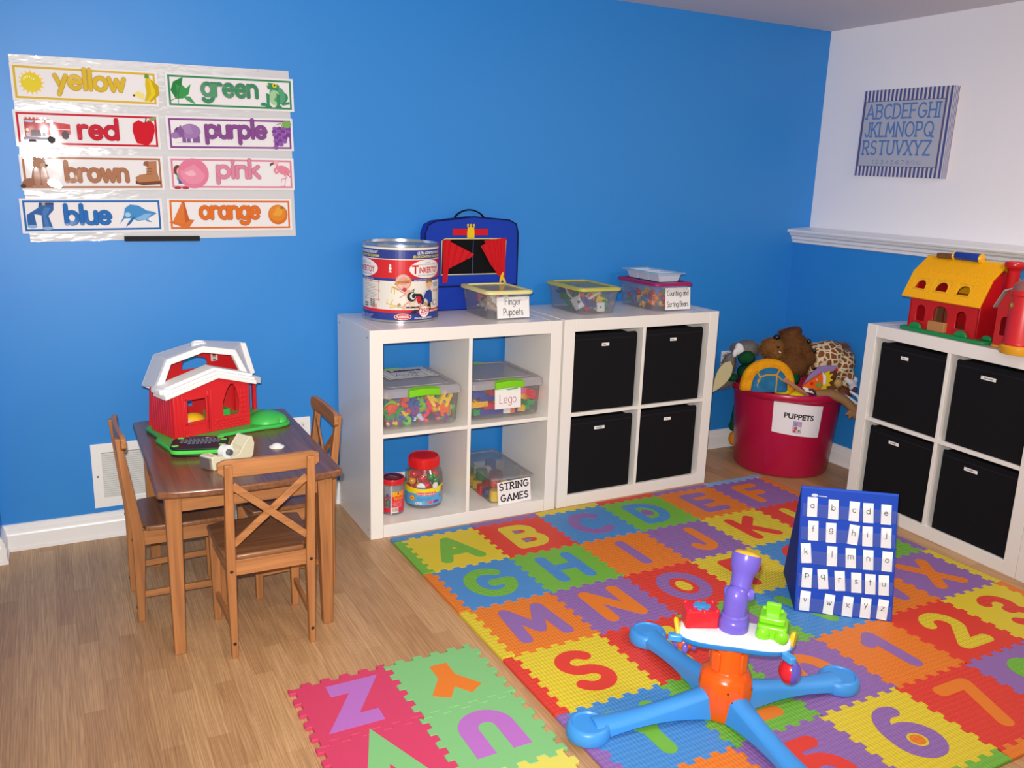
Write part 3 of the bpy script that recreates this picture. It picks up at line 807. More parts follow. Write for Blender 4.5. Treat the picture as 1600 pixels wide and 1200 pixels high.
def make_chair(label):
    t = thing('kids_chair', label, 'chair', (0, 0, 0), 0, 'chairs at the small play table')
    hw = .109
    back = lambda z: -.0 - max(0, z - .27) * .12 + (.27 - z if z < .27 else 0) * -.03
    for s in (-1, 1):
        rings = []
        for z, w, d in ((0, .017, .020), (.24, .025, .032), (.30, .025, .032), (.575, .021, .017)):
            y = back(z); x = s * hw
            rings.append([(x - w / 2, y - d / 2, z), (x + w / 2, y - d / 2, z), (x + w / 2, y + d / 2, z), (x - w / 2, y + d / 2, z)])
        MB().loft(rings).build('rear_leg', WL, t, bevel=.002)
        x = s * .117
        q = lambda a, z: [(x - a, .232 - a, z), (x + a, .232 - a, z), (x + a, .232 + a, z), (x - a, .232 + a, z)]
        MB().hexa(q(.0105, 0), q(.015, .284)).build('front_leg', WL, t, bevel=.002)
        MB().bar((s * hw, .008, .265), (s * .117, .222, .265), .016, .044).build('seat_rail', WY, t, bevel=.001)
        MB().bar((s * hw, .004, .085), (s * .117, .225, .085), .011, .020).build('stretcher', WY, t, bevel=.001)
    MB().box(-hw + .01, hw - .01, -.006, .010, .243, .288).build('back_rail', WX, t, bevel=.001)
    MB().box(-.105, .105, .224, .240, .243, .286).build('front_rail', WX, t, bevel=.001)
    sp = [(-.094, -.004), (.094, -.004)] + [(.094, .016), (.122, .02)] + [(.132, .10), (.135, .246)] + [(.10, .257), (0, .262), (-.10, .257)] + [(-.135, .246), (-.132, .10), (-.122, .02), (-.094, .016)]
    MB().prism(sp, .286, .302).build('seat', WS, t, bevel=.005, seg=3)
    # crossed slats between the posts
    for s in (-1, 1):
        y0, y1 = back(.335) + .003 * s, back(.515) + .003 * s
        MB().bar((-s * (hw - .009), y0, .335), (s * (hw - .009), y1, .515), .007, .020, up=(0, 1, 0)).build('cross_slat', WX, t, bevel=.001) if 0 else \
        MB().bar((-s * (hw - .009), y0, .335), (s * (hw - .009), y1, .515), .020, .007, up=(0, 1, 0)).build('cross_slat', WX, t, bevel=.001)
    # curved top rail, ends rounded, notched over the posts
    n = 14; rings = []
    for i in range(n + 1):
        u = -1 + 2 * i / n
        y = back(.565) + .013 + .014 * (1 - u * u) * -0.6
        e = min(1, (1 - abs(u)) / .09); h = .024 * (.55 + .45 * sqrt(max(0, 1 - (1 - e) ** 2)))
        cz = .562 - (.024 - h) * -.2
        rings.append([(u * .135, y - .007, cz - h), (u * .135, y + .007, cz - h), (u * .135, y + .006, cz + h), (u * .135, y - .008, cz + h)])
    MB().loft(rings).build('top_rail', WX, t, bevel=.002)
    for s in (-1, 1):
        for z in (.262, .045):
            MB().at((s * hw, back(z) - .0178 if z > .2 else back(z) - .0116, z), (pi / 2, 0, 0)).lathe([(.005, -.001), (.0045, .001)], 12).build('screw_cap', DK, t)
    return t
ch = make_chair('brown wooden child chair with crossed back slats, nearest the camera, its back to us')
ch.location = (-.492, -.600, 0); ch.rotation_euler = (0, 0, radians(-.5))
dup(ch, (-.808, -.178, 0), radians(-90) + radians(1), 'brown wooden child chair at the left of the table, beside the wall vent')
dup(ch, (-.236, -.165, 0), radians(90) + radians(1), 'brown wooden child chair on the right side of the table, next to the white shelf')

# ------------------------------------------------------------------ red toy barn on the table
RED = M('#d6232a', 'plastic', .4); GRN = M('#3fbf4f', 'plastic', .4); WHP = M('#f6f5f4', 'plastic', .42)
t = thing('toy_barn', 'red toy barn with white gambrel roof on green base standing on the play table', 'toy barn', (-.667, -.147, .5), radians(20))
base = [(-.063, -.072), (-.02, -.078), (.10, -.078), (.118, -.040), (.27, -.055), (.305, -.068)] + [(.34 + .035 * cos(a), -.032 + .036 * sin(a)) for a in (-1.4, -.9, -.4, 0)] + [(.378, .04), (.372, .085), (.375, .17), (.36, .20), (0, .20), (-.02, .17), (-.034, .06), (-.052, .04)]
MB().prism(base, .0005, .013).build('base', GRN, t, bevel=.004)
mb = MB(); mb.ell((.315, .005, .012), (.062, .058, .034), n=24); mb.ell((.345, -.01, .012), (.03, .045, .026), n=20)
mb.v = [(x, y, max(z, .012)) for x, y, z in mb.v]
mb.build('grass_mound', GRN, t)
B = lambda pts: [(x, z - .5) for x, z in pts]
# front wall with gable top, square window and pointed opening
mb = MB()
wall_holes(mb, B([(-.009, .512), (.252, .512), (.252, .652), (.135, .690), (-.009, .660)]),
           [B([(.036, .556), (.098, .556), (.098, .627), (.036, .627)]),
            B([(.158, .556), (.213, .556), (.214, .60), (.205, .64), (.195, .658), (.185, .658), (.172, .64), (.157, .60)])], 0, .008)
for x in (-.004, .008, .022, .106, .117): mb.box(x - .004, x + .004, -.003, 0, .013, .150)
mb.box(.026, .108, -.003, 0, .013, .020).box(.026, .108, -.003, 0, .048, .056).box(.026, .036, -.003, 0, .02, .135).box(.098, .108, -.003, 0, .02, .135).box(.026, .108, -.003, 0, .128, .136)
random.seed(3)
for r in range(4):
    for k in range(8):
        x = .130 + k * .0148 + (r % 2) * .006
        if x < .245: mb.box(x - .0065, x + .0065, -.0025, 0, .014 + r * .0095, .022 + r * .0095)
for k in range(5):
    for s in (0, 1): mb.box(.222 + s * .012 - .005, .222 + s * .012 + .005, -.0025, 0, .058 + k * .016, .070 + k * .016)
mb.build('front_wall', RED, t, bevel=.0012)
mb = MB(); mb.box(-.009, -.001, .008, .150, .012, .160)
for k in range(9): mb.box(-.012, -.009, .012 + k * .015, .024 + k * .015, .013, .15)
mb.build('side_wall', RED, t, bevel=.001)
mb = MB()
wall_holes(mb, B([(.0, .512), (.350, .512), (.350, .64), (.325, .722), (.19, .748), (.05, .725), (.010, .65)]),
           [B([(.080, .555), (.150, .555), (.150, .625), (.080, .625)]), B(arch(.165, .680, .090, .040, .022)), B([(.21, .56), (.245, .56), (.245, .64), (.21, .64)])], .185, .192)
mb.build('rear_wall', RED, t, bevel=.001)
for x, y, z1 in ((.244, .17, .15), (.358, .150, .118), (.305, .175, .12)):
    MB().box(x - .006, x + .006, y - .006, y + .006, .012, z1).build('post', RED, t, bevel=.001)
# big gambrel roof: shell lofted from front arch to rear arch
def arch_ring(pts, y, th):
    cx = sum(p[0] for p in pts) / len(pts); out = [(x, y, z - .5) for x, z in pts]
    inn = []
    for i, (x, z) in enumerate(pts):
        a = pts[max(i - 1, 0)]; b = pts[min(i + 1, len(pts) - 1)]
        dx, dz = b[0] - a[0], b[1] - a[1]; L = math.hypot(dx, dz)
        inn.append((x + dz / L * th, y, z - dx / L * th - .5))
    return out + inn[::-1]
FA = [(-.033, .672), (.006, .753), (.125, .781), (.239, .755), (.284, .664)]
RA = [(-.008, .644), (.038, .740), (.192, .768), (.352, .745), (.384, .634)]
MB().loft([arch_ring(FA, .060, .005), arch_ring(RA, .205, .005)]).build('roof', WHP, t, bevel=.001, smooth=30)
MB().loft([arch_ring(FA, .050, .021), arch_ring(FA, .066, .021)]).build('roof_trim', WHP, t, bevel=.002, smooth=30)
MB().loft([arch_ring(RA, .178, .034), arch_ring(RA, .210, .034)]).build('roof_trim', WHP, t, bevel=.002, smooth=30)
MB().at((.150, .125, .268)).lathe([(.024, -.006), (.024, .010), (.021, .013), (.020, .013), (.019, .008)], 28).build('vent_cap', WHP, t)
# lower front roof: stepped gable
LA = [(-.040, .646), (.135, .690), (.268, .650)]
def gab(z, y0, y1, th): return [[(x, y, zz + z - .5) for x, zz in LA] + [(x, y, zz + z - th - .5) for x, zz in LA[::-1]] for y in (y0, y1)]
mb = MB(); mb.loft(gab(.012, -.020, .060, .014)); mb.loft(gab(.020, -.010, .060, .010)); mb.loft(gab(.029, .004, .060, .010))
mb.build('lower_roof', WHP, t, bevel=.0015, smooth=30)
MB().box(-.050, -.012, -.006, .055, .158, .176).build('gutter_box', WHP, t, bevel=.004)
MB().hexa([(.262, .02, .150), (.345, .08, .120), (.345, .165, .120), (.262, .165, .150)], [(.262, .02, .172), (.345, .08, .142), (.345, .165, .142), (.262, .165, .172)]).build('porch_roof', WHP, t, bevel=.002)
# inside: hay, stall and feed
MB().box(.14, .215, .06, .10, .013, .060).build('stall', GRN, t, bevel=.002)
MB().ell((.075, .05, .042), (.045, .03, .03)).build('hay_mound', M('#f0b81e', 'plastic'), t)
MB().box(.080, .090, .120, .130, .012, .15).build('inner_post', M('#c87838', 'plastic'), t)
MB().ell((.04, .03, .045), (.02, .02, .02)).build('feed_sack', WHP, t)
pr = Pr(); pr.rect(-.012, .012, -.015, .015, '#f2e6dc'); pr.ell(0, .001, .008, .008, '#e8b898'); pr.ell(0, .007, .008, .005, '#c23a30'); pr.ell(-.003, .001, .0015, .0015, '#222222'); pr.ell(.003, .001, .0015, .0015, '#222222'); pr.rect(-.006, .006, -.013, -.008, '#4a7ec0')
for sx_, sz_ in ((.235, .212), (.185, .10)):
    mb = MB(); pr.put(mb, lambda x, y, e: (sx_ + x, .184 - e, sz_ + y)); mb.build('sticker', print_mat('sticker', .4), t, fix=False)

# toy laptop keyboard
t = thing('toy_keyboard', 'black and lime green toy keyboard lying on the table in front of the red barn', 'toy keyboard', (-.617, -.256, .5), radians(-14))
KP = rrect(-.083, .083, -.060, .058, .03)
MB().prism([(x * .96, y * .94) for x, y in KP], .0005, .009).build('base', M('#1d1f2b', 'plastic'), t, bevel=.003)
MB().prism(KP, .009, .021).build('green_band', M('#52d24a', 'plastic', .3), t, bevel=.003)
MB().prism([(x * .985, y * .98) for x, y in KP], .021, .029).build('top_shell', M('#1b1d2a', 'plastic', .5), t, bevel=.004)
MB().box(-.035, .040, .034, .050, .029, .033).build('display', M('#3c4048', 'gloss'), t, bevel=.001)
i = 0
for r in range(4):
    for k in range(10 if r < 3 else 6):
        x = -.052 + k * .0115 + (r % 2) * .003 + (.02 if r == 3 else 0); y = .022 - r * .0125
        MB().box(x - .0045, x + .0045, y - .0045, y + .0045, .029, .0325).build('key', M('#5d6072', 'plastic', .5), t, bevel=.001)
for (x, y, r) in ((-.058, .040, 0), (.056, .042, 0), (-.066, -.036, .3), (.066, -.034, -.3), (.066, .018, 0)):
    MB().at((x, y, .029), (0, 0, r)).prism(rrect(-.010, .010, -.0045, .0045, .004), 0, .003).build('green_button', M('#5fce4e', 'plastic', .3), t, bevel=.001)

# tape dispenser
t = thing('tape_dispenser', 'cream desk tape dispenser with a white roll on the table behind the near chair', 'tape dispenser', (-.560, -.392, .5), radians(32))
CRM = M('#ded7b8', 'plastic', .35)
prof = [(-.075, .0005), (.062, .0005), (.072, .010), (.078, .045), (.070, .068), (.060, .070), (.036, .046), (.020, .026), (-.020, .022), (-.045, .036), (-.074, .040), (-.080, .036)]
mb = MB(); n = len(prof)
mb.loft([[(x, y, z) for x, z in prof] for y in (-.026, -.021)]); mb.loft([[(x, y, z) for x, z in prof] for y in (.021, .026)])
mb.build('side_wall', CRM, t, bevel=.0015)
mb = MB(); mb.loft([[(x * .97, y, z * .62 + .0005) for x, z in prof] for y in (-.022, .022)]); mb.loft([[(x, y, z) for x, z in ((.036, .001), (.062, .001), (.071, .010), (.077, .045), (.069, .067), (.060, .069), (.036, .045))] for y in (-.0225, .0225)]); mb.build('body', CRM, t, bevel=.001)
MB().box(-.079, -.058, -.024, .024, .034, .0405).build('cutter_head', CRM, t, bevel=.002)
MB().box(-.084, -.078, -.020, .020, .004, .037).build('cutter_blade', M('#b9bcc0', 'metal'), t, bevel=.0005)
MB().at((-.008, .010, .036), (pi / 2, 0, 0)).lathe([(.009, 0), (.020, 0), (.020, .02), (.009, .02), (.009, 0)], 28, cap0=False, cap1=False).build('tape_roll', M('#eef0f0', 'gloss', .2), t)
MB().at((-.008, .022, .036), (pi / 2, 0, 0)).lathe([(.008, 0), (.009, .001), (.009, .043), (.008, .044)], 20).build('hub', M('#55575e', 'plastic'), t)
o = MB().lathe([(.023, .0005), (.023, .003), (.017, .006), (.010, .011), (.004, .013), (.001, .0132)], 28).build('white_lid', M('#f2f2f0', 'plastic'), None, loc=(-.400, -.300, .5))
tag(o, 'small white plastic lid lying on the table behind the near chair back', 'lid')
# ------------------------------------------------------------------ colour word chart on the wall
LAMP_ = print_mat('laminated_print', .065, .12)
def silver():
    m, nt, b = new_mat('silver_film')
    b.inputs['Base Color'].default_value = (*lin('#d9dadd'), 1); b.inputs['Metallic'].default_value = .08; b.inputs['Roughness'].default_value = .13
    n = nt.nodes.new('ShaderNodeTexNoise'); n.inputs['Scale'].default_value = 14; n.inputs['Detail'].default_value = 2
    nt.links.new(coords(nt, (1, 1, 3)), n.inputs['Vector']); bump(nt, b, n.outputs['Fac'], .2, .012)
    return m
t = thing('pocket_chart', 'silver laminated wall chart holding eight color word cards on the blue wall', 'wall chart', (-.592, YW - .0002, 1.372), (0, radians(-1.2), 0))
CWID, CHGT = .876, .585
def wave_sheet(mb, x0, x1, z0, z1, y, amp, nx=24, nz=16, seed=0):
    vs = []
    for k in range(nz + 1):
        for i in range(nx + 1):
            x = x0 + (x1 - x0) * i / nx; z = z0 + (z1 - z0) * k / nz
            vs.append((x, y - amp * (1 + sin(x * 17 + z * 9 + seed) * .5 + sin(z * 31 + seed * 2) * .5) * .5, z))
    return mb.add(vs, [(k * (nx + 1) + i, k * (nx + 1) + i + 1, (k + 1) * (nx + 1) + i + 1, (k + 1) * (nx + 1) + i) for k in range(nz) for i in range(nx)])
SIL = silver()
mb = MB(); mb.box(-CWID / 2, CWID / 2, -.002, 0, -CHGT / 2, CHGT / 2); mb.build('chart_sheet', SIL, t)
mb = MB(); wave_sheet(mb, -CWID / 2, CWID / 2, CHGT / 2 - .028, CHGT / 2, -.003, .002); mb.build('top_strip', SIL, t)
mb = MB(); wave_sheet(mb, -CWID / 2, CWID / 2, -CHGT / 2, -CHGT / 2 + .026, -.003, .002); mb.build('bottom_strip', SIL, t)
for x, z in ((-.36, .29), (.33, .288)): MB().at((x, -.003, z), (pi / 2, 0, 0)).lathe([(.004, 0), (.003, .004)], 10).build('push_pin', M('#c8ccd4', 'metal'), t)
o = MB().prism(rrect(0, .247, -.0085, .0085, .002), 0, .010)
o.v = [(x, -z, y) for x, y, z in o.v]
o = o.build('magnetic_bar', M('#121114', 'matte', .8), None, bevel=.001, loc=(-.740, YW - .006, 1.081)); tag(o, 'narrow black bar along the bottom edge of the silver wall chart', 'bar')

def pic_sun(p, x, y, s):
    p.polys([[(x + s * .30 * cos(a - .16), y + s * .30 * sin(a - .16)), (x + s * .5 * cos(a), y + s * .5 * sin(a)), (x + s * .30 * cos(a + .16), y + s * .30 * sin(a + .16))] for a in [2 * pi * k / 16 for k in range(16)]], '#f0d24a')
    p.ell(x, y, s * .36, s * .36, '#edc640'); p.ell(x, y, s * .33, s * .33, '#e3d13a'); p.ell(x - s * .08, y + s * .1, s * .2, s * .16, '#ece66a')
    for k in range(5): p.ell(x - s * .18 + k * s * .07, y + s * (.17 + .04 * sin(k * 1.2)), s * .02, s * .02, '#fffde0')
def pic_banana(p, x, y, s):
    for d, c in ((.22, '#c9a81c'), (.08, '#e6cf2c'), (-.06, '#d8bb22')):
        p.poly([(x - s * .0, y + s * .42), (x + s * .06, y + s * .42), (x + s * (.2 + d), y + s * .12), (x + s * (.2 + d), y - s * .2), (x + s * (.0 + d * .6), y - s * .46), (x + s * (-.06 + d * .6), y - s * .43), (x + s * (.02 + d * .5), y - s * .15), (x + s * (-.02 + d * .3), y + s * .12)], c)
    p.poly([(x - s * .03, y + s * .5), (x + s * .1, y + s * .5), (x + s * .12, y + s * .36), (x - s * .05, y + s * .36)], '#6f9a3a')
    p.poly([(x - s * .48, y - s * .22), (x - s * .3, y - s * .1), (x - s * .08, y - s * .2), (x - s * .12, y - s * .4), (x - s * .3, y - s * .34)], '#efe08a'); p.ell(x - s * .44, y - s * .26, s * .04, s * .04, '#5c4630')
def pic_leaf(p, x, y, s):
    p.poly([(x + s * .1, y + s * .48), (x - s * .25, y + s * .3), (x - s * .36, y), (x - s * .2, y - s * .3), (x + s * .05, y - s * .28), (x + s * .26, y - s * .12), (x + s * .36, y + s * .24), (x + s * .18, y + s * .08), (x + s * .04, y + s * .22)], '#3f9a55')
    p.poly([(x + s * .1, y + s * .48), (x - s * .25, y + s * .3), (x - s * .36, y), (x - s * .2, y - s * .3), (x - s * .05, y + s * .1)], '#2f8446')
    p.poly([(x + s * .05, y - s * .2), (x + s * .3, y - s * .2), (x + s * .5, y - s * .48), (x + s * .2, y - s * .36)], '#4f9f66')
    p.line([(x + s * .04, y + s * .3), (x - s * .1, y - s * .1), (x - s * .12, y - s * .48)], s * .02, '#3a5a38'); p.line([(x - s * .2, y - s * .28), (x - s * .42, y - s * .4)], s * .02, '#7a4a3a')
def pic_frog(p, x, y, s):
    g1, g2 = '#3f8f66', '#5aa67c'
    p.poly([(x + s * .2, y - s * .34), (x + s * .58, y - s * .26), (x + s * .6, y - s * .36), (x + s * .3, y - s * .42)], g1)
    p.ell(x + s * .28, y - s * .12, s * .26, s * .22, g1, .5); p.ell(x + s * .1, y - s * .02, s * .32, s * .36, g2, .5)
    p.poly([(x - s * .32, y + s * .34), (x - s * .26, y + s * .46), (x + s * .05, y + s * .44), (x + s * .2, y + s * .36), (x + s * .12, y + s * .16), (x - s * .28, y + s * .2)], g1)
    p.ell(x - s * .02, y - s * .12, s * .22, s * .3, '#a9cf9f'); p.ell(x + s * .0, y + s * .36, s * .09, s * .09, '#e8d23c'); p.ell(x, y + s * .36, s * .04, s * .04, '#33301c'); p.ell(x - s * .28, y + s * .38, s * .035, s * .05, '#e8d23c')
    for dx in (-.3, .12): p.poly([(x + s * (dx - .06), y + s * .05), (x + s * (dx + .08), y), (x + s * (dx + .06), y - s * .4), (x + s * (dx + .16), y - s * .5), (x + s * (dx - .14), y - s * .5), (x + s * (dx - .06), y - s * .4)], g1)
    p.ell(x - s * .48, y - s * .4, s * .13, s * .07, g1)
def pic_truck(p, x, y, s):
    p.poly([(x + s * .15, y + s * .3), (x + s * .95, y + s * .2), (x + s * .95, y - s * .2), (x + s * .15, y - s * .34)], '#c8343c')
    p.rect(x - s * .75, x + s * .2, y - s * .36, y + s * .38, '#b92a34'); p.rect(x - s * .72, x - s * .38, y + s * .04, y + s * .32, '#7fb8dc'); p.rect(x - s * .34, x - s * .02, y + s * .04, y + s * .32, '#7fb8dc'); p.rect(x + s * .06, x + s * .3, y + s * .05, y + s * .34, '#8fb8d0')
    for k in range(6): p.rect(x + s * (-.7 + k * .14), x + s * (-.62 + k * .14), y + s * .38, y + s * .45, '#d4442c')
    p.poly([(x - s * .52, y - s * .05), (x - s * .2, y - s * .05), (x - s * .14, y - s * .32), (x - s * .56, y - s * .32)], '#8a7f88')
    for dx in (-.65, -.06): p.ell(x + s * dx, y - s * .06, s * .06, s * .07, '#e9d8a8'); p.rect(x + s * (dx - .06), x + s * (dx + .06), y - s * .32, y - s * .16, '#d0d4e4')
    p.rect(x - s * .82, x + s * .24, y - s * .46, y - s * .34, '#a8a6b4'); p.ell(x - s * .5, y - s * .5, s * .16, s * .06, '#3a3138'); p.ell(x + s * .2, y - s * .44, s * .15, s * .15, '#463f44'); p.ell(x + s * .74, y - s * .24, s * .14, s * .17, '#6b6468'); p.ell(x + s * .74, y - s * .24, s * .06, s * .08, '#a09898')
    p.line([(x + s * .2, y), (x + s * .93, y - s * .02)], s * .02, '#f0e0e0')
def pic_apple(p, x, y, s):
    p.poly([(x - s * .02, y + s * .34), (x - s * .18, y + s * .42), (x - s * .38, y + s * .3), (x - s * .42, y), (x - s * .36, y - s * .28), (x - s * .3, y - s * .44), (x - s * .1, y - s * .48), (x + s * .02, y - s * .52), (x + s * .14, y - s * .48), (x + s * .26, y - s * .34), (x + s * .38, y + .02 * s), (x + s * .38, y + s * .26), (x + s * .24, y + s * .42), (x + s * .1, y + s * .36)], '#cf2030')
    p.ell(x - s * .16, y + s * .16, s * .12, s * .1, '#e2545a'); p.line([(x + s * .06, y + s * .34), (x + s * .1, y + s * .5)], s * .04, '#6b3a24'); p.poly([(x + s * .1, y + s * .38), (x + s * .28, y + s * .52), (x + s * .5, y + s * .56), (x + s * .36, y + s * .4)], '#7fae6a')
def pic_hippo(p, x, y, s):
    a, b = '#8a5f9c', '#a07cb0'
    for dx in (-.02, .2, .52, .68): p.poly([(x + s * (dx - .09), y - s * .05), (x + s * (dx + .09), y - s * .05), (x + s * (dx + .1), y - s * .48), (x + s * (dx - .1), y - s * .48)], a)
    p.ell(x + s * .32, y + s * .1, s * .52, s * .38, b); p.ell(x + s * .3, y + s * .2, s * .4, s * .24, '#ab89ba'); p.ell(x - s * .24, y + s * .04, s * .26, s * .27, a); p.ell(x - s * .46, y - s * .12, s * .2, s * .17, b)
    p.ell(x - s * .16, y + s * .32, s * .05, s * .08, a); p.ell(x - s * .36, y + s * .2, s * .05, s * .05, '#5a3a6a'); p.rect(x - s * .4, x + s * .8, y - s * .5, y - s * .47, '#c9bdd0')
def pic_grapes(p, x, y, s):
    for r, (n, dx) in enumerate(((4, 0), (4, -.03), (4, -.02), (3, -.06), (3, -.08), (2, -.14), (1, -.26))):
        for k in range(n):
            p.ell(x + s * (dx + (k - n / 2 + .5) * .17), y + s * (.22 - r * .115), s * .1, s * .085, '#7c4596' if (k + r) % 2 else '#935fae', n=14)
    p.ell(x + s * .2, y + s * .38, s * .18, s * .13, '#7fb060'); p.line([(x + s * .02, y + s * .28), (x - s * .02, y + s * .42), (x - s * .2, y + s * .36)], s * .03, '#8a9a50')
def pic_bear(p, x, y, s):
    a, b = '#9a6a55', '#b0826a'
    p.poly([(x - s * .2, y + s * .15), (x + s * .18, y + s * .15), (x + s * .3, y - s * .42), (x - s * .32, y - s * .42)], a)
    p.ell(x, y + s * .26, s * .19, s * .22, b); p.ell(x - s * .12, y + s * .44, s * .06, s * .06, a); p.ell(x + s * .14, y + s * .43, s * .06, s * .06, a); p.ell(x + s * .12, y + s * .22, s * .1, s * .09, '#c9a890'); p.ell(x + s * .2, y + s * .23, s * .04, s * .035, '#3a2a28')
    p.ell(x - s * .36, y - s * .32, s * .2, s * .14, a, .4); p.ell(x + s * .36, y - s * .32, s * .2, s * .14, a, -.4); p.ell(x - s * .1, y - s * .14, s * .09, s * .32, b); p.ell(x + s * .1, y - s * .14, s * .09, s * .32, b); p.ell(x - s * .52, y - s * .42, s * .08, s * .07, '#5f4038'); p.ell(x + s * .5, y - s * .42, s * .08, s * .07, '#5f4038')
def pic_boot(p, x, y, s):
    p.poly([(x - s * .1, y + s * .44), (x + s * .36, y + s * .46), (x + s * .34, y + s * .1), (x + s * .44, y - s * .36), (x - s * .4, y - s * .38), (x - s * .46, y - s * .16), (x - s * .3, y - s * .06), (x - s * .05, y - s * .02), (x, y + s * .2)], '#b8805c')
    p.poly([(x - s * .46, y - s * .28), (x + s * .46, y - s * .3), (x + s * .46, y - s * .42), (x - s * .2, y - s * .46), (x - s * .46, y - s * .4)], '#7a4c38'); p.poly([(x - s * .1, y + s * .44), (x + s * .05, y + s * .46), (x + s * .06, y + s * .24), (x - s * .14, y + s * .3)], '#9a6448')
    for k in range(3): p.line([(x - s * .04, y + s * (.16 - k * .1)), (x + s * .16, y + s * (.18 - k * .1))], s * .03, '#8a5a44')
def pic_balloon(p, x, y, s):
    p.ell(x - s * .42, y + s * .1, s * .14, s * .18, '#7a4638'); p.ell(x - s * .34, y + s * .06, s * .12, s * .15, '#e8b9a4'); p.poly([(x - s * .5, y + s * .12), (x - s * .58, y), (x - s * .46, y)], '#7a4638')
    p.rect(x - s * .46, x - s * .2, y - s * .24, y - s * .02, '#4f9a8a'); p.rect(x - s * .42, x - s * .2, y - s * .36, y - s * .22, '#4a5ea8'); p.ell(x - s * .46, y - s * .5, s * .12, s * .05, '#b8424a'); p.ell(x - s * .2, y - s * .5, s * .12, s * .05, '#b8424a')
    p.ell(x + s * .1, y, s * .52, s * .52, '#e0809e'); p.ell(x + s * .08, y + s * .04, s * .42, s * .42, '#e892ab'); p.ell(x + s * .02, y + s * .12, s * .24, s * .22, '#f2b4c4'); p.ell(x - s * .04, y + s * .18, s * .1, s * .09, '#fae0e6')
def pic_flamingo(p, x, y, s):
    c = '#e38a9e'
    p.ell(x + s * .14, y + s * .16, s * .28, s * .17, c, -.35); p.poly([(x + s * .2, y + s * .2), (x + s * .48, y - s * .18), (x + s * .3, y - s * .04)], '#d87088')
    p.line([(x - s * .04, y + s * .12), (x - s * .16, y + s * .04), (x - s * .22, y + s * .16), (x - s * .1, y + s * .3), (x - s * .12, y + s * .44)], s * .08, c); p.ell(x - s * .16, y + s * .44, s * .12, s * .08, '#eeb0bc'); p.poly([(x - s * .22, y + s * .48), (x - s * .38, y + s * .42), (x - s * .4, y + s * .3), (x - s * .26, y + s * .38)], '#6a4a52')
    p.line([(x + s * .16, y), (x + s * .22, y - s * .14), (x + s * .16, y - s * .48)], s * .03, c); p.line([(x + s * .22, y), (x + s * .28, y - s * .14), (x + s * .04, y - s * .2), (x + s * .04, y - s * .32)], s * .03, c); p.line([(x + s * .0, y - s * .48), (x + s * .18, y - s * .48)], s * .03, c)
def pic_jeans(p, x, y, s):
    a, b = '#3a67a8', '#4f7dbb'
    p.poly([(x - s * .06, y + s * .44), (x + s * .4, y + s * .42), (x + s * .38, y + s * .2), (x + s * .2, y), (x + s * .3, y - s * .4), (x - s * .02, y - s * .44), (x - s * .02, y + s * .02), (x - s * .24, y + s * .06), (x - s * .2, y - s * .34), (x - s * .48, y - s * .36), (x - s * .48, y + s * .04), (x - s * .1, y + s * .28)], a)
    p.poly([(x + s * .08, y + s * .3), (x + s * .3, y + s * .28), (x + s * .12, y), (x + s * .2, y - s * .38), (x + s * .06, y - s * .4), (x + s * .02, y + s * .1)], b); p.rect(x - s * .06, x + s * .4, y + s * .38, y + s * .46, '#4a4a6a'); p.rect(x + s * .03, x + s * .13, y + s * .37, y + s * .46, '#b9a880')
    p.ell(x - s * .34, y - s * .37, s * .16, s * .06, '#8fb0d8'); p.ell(x + s * .14, y - s * .44, s * .17, s * .06, '#8fb0d8')
def pic_dolphin(p, x, y, s):
    p.poly([(x - s * .76, y - s * .4), (x - s * .56, y - s * .02), (x - s * .5, y + s * .3), (x - s * .28, y + s * .46), (x + s * .06, y + s * .42), (x + s * .4, y + s * .2), (x + s * .7, y + s * .14), (x + s * .8, y + s * .06), (x + s * .6, y - s * .04), (x + s * .36, y - s * .2), (x + s * .02, y - s * .26), (x - s * .3, y - s * .14), (x - s * .54, y - s * .14)], '#4a90cc')
    p.poly([(x - s * .1, y - s * .16), (x + s * .3, y + s * .06), (x + s * .6, y + s * .06), (x + s * .36, y - s * .18), (x + s * .04, y - s * .24)], '#86b8e4'); p.ell(x - s * .4, y + s * .02, s * .12, s * .1, '#a8cdea'); p.poly([(x - s * .2, y - s * .08), (x - s * .08, y - s * .06), (x - s * .3, y - s * .36), (x - s * .52, y - s * .52), (x - s * .4, y - s * .3)], '#2f6fae'); p.poly([(x + s * .3, y - s * .2), (x + s * .42, y - s * .2), (x + s * .6, y - s * .32), (x + s * .4, y - s * .3)], '#5f98cc')
def pic_cone(p, x, y, s):
    p.poly([(x - s * .5, y - s * .28), (x + s * .0, y - s * .14), (x + s * .42, y - s * .2), (x + s * .2, y - s * .5), (x - s * .0, y - s * .48)], '#d8763a'); p.poly([(x + s * .0, y + s * .46), (x + s * .1, y + s * .46), (x + s * .24, y - s * .22), (x + s * .0, y - s * .34), (x - s * .34, y - s * .22)], '#dd7a3c'); p.poly([(x + s * .06, y + s * .44), (x + s * .1, y + s * .46), (x + s * .24, y - s * .22), (x + s * .08, y - s * .3)], '#c4612c'); p.ell(x + s * .05, y + s * .46, s * .06, s * .025, '#b25a30')
def pic_orange(p, x, y, s):
    p.ell(x, y, s * .45, s * .45, '#d8762c'); p.ell(x - s * .02, y + s * .06, s * .38, s * .36, '#e08a34'); p.ell(x - s * .04, y + s * .14, s * .26, s * .22, '#e8a23e'); p.ell(x + s * .18, y + s * .3, s * .08, s * .05, '#8a7a3a')
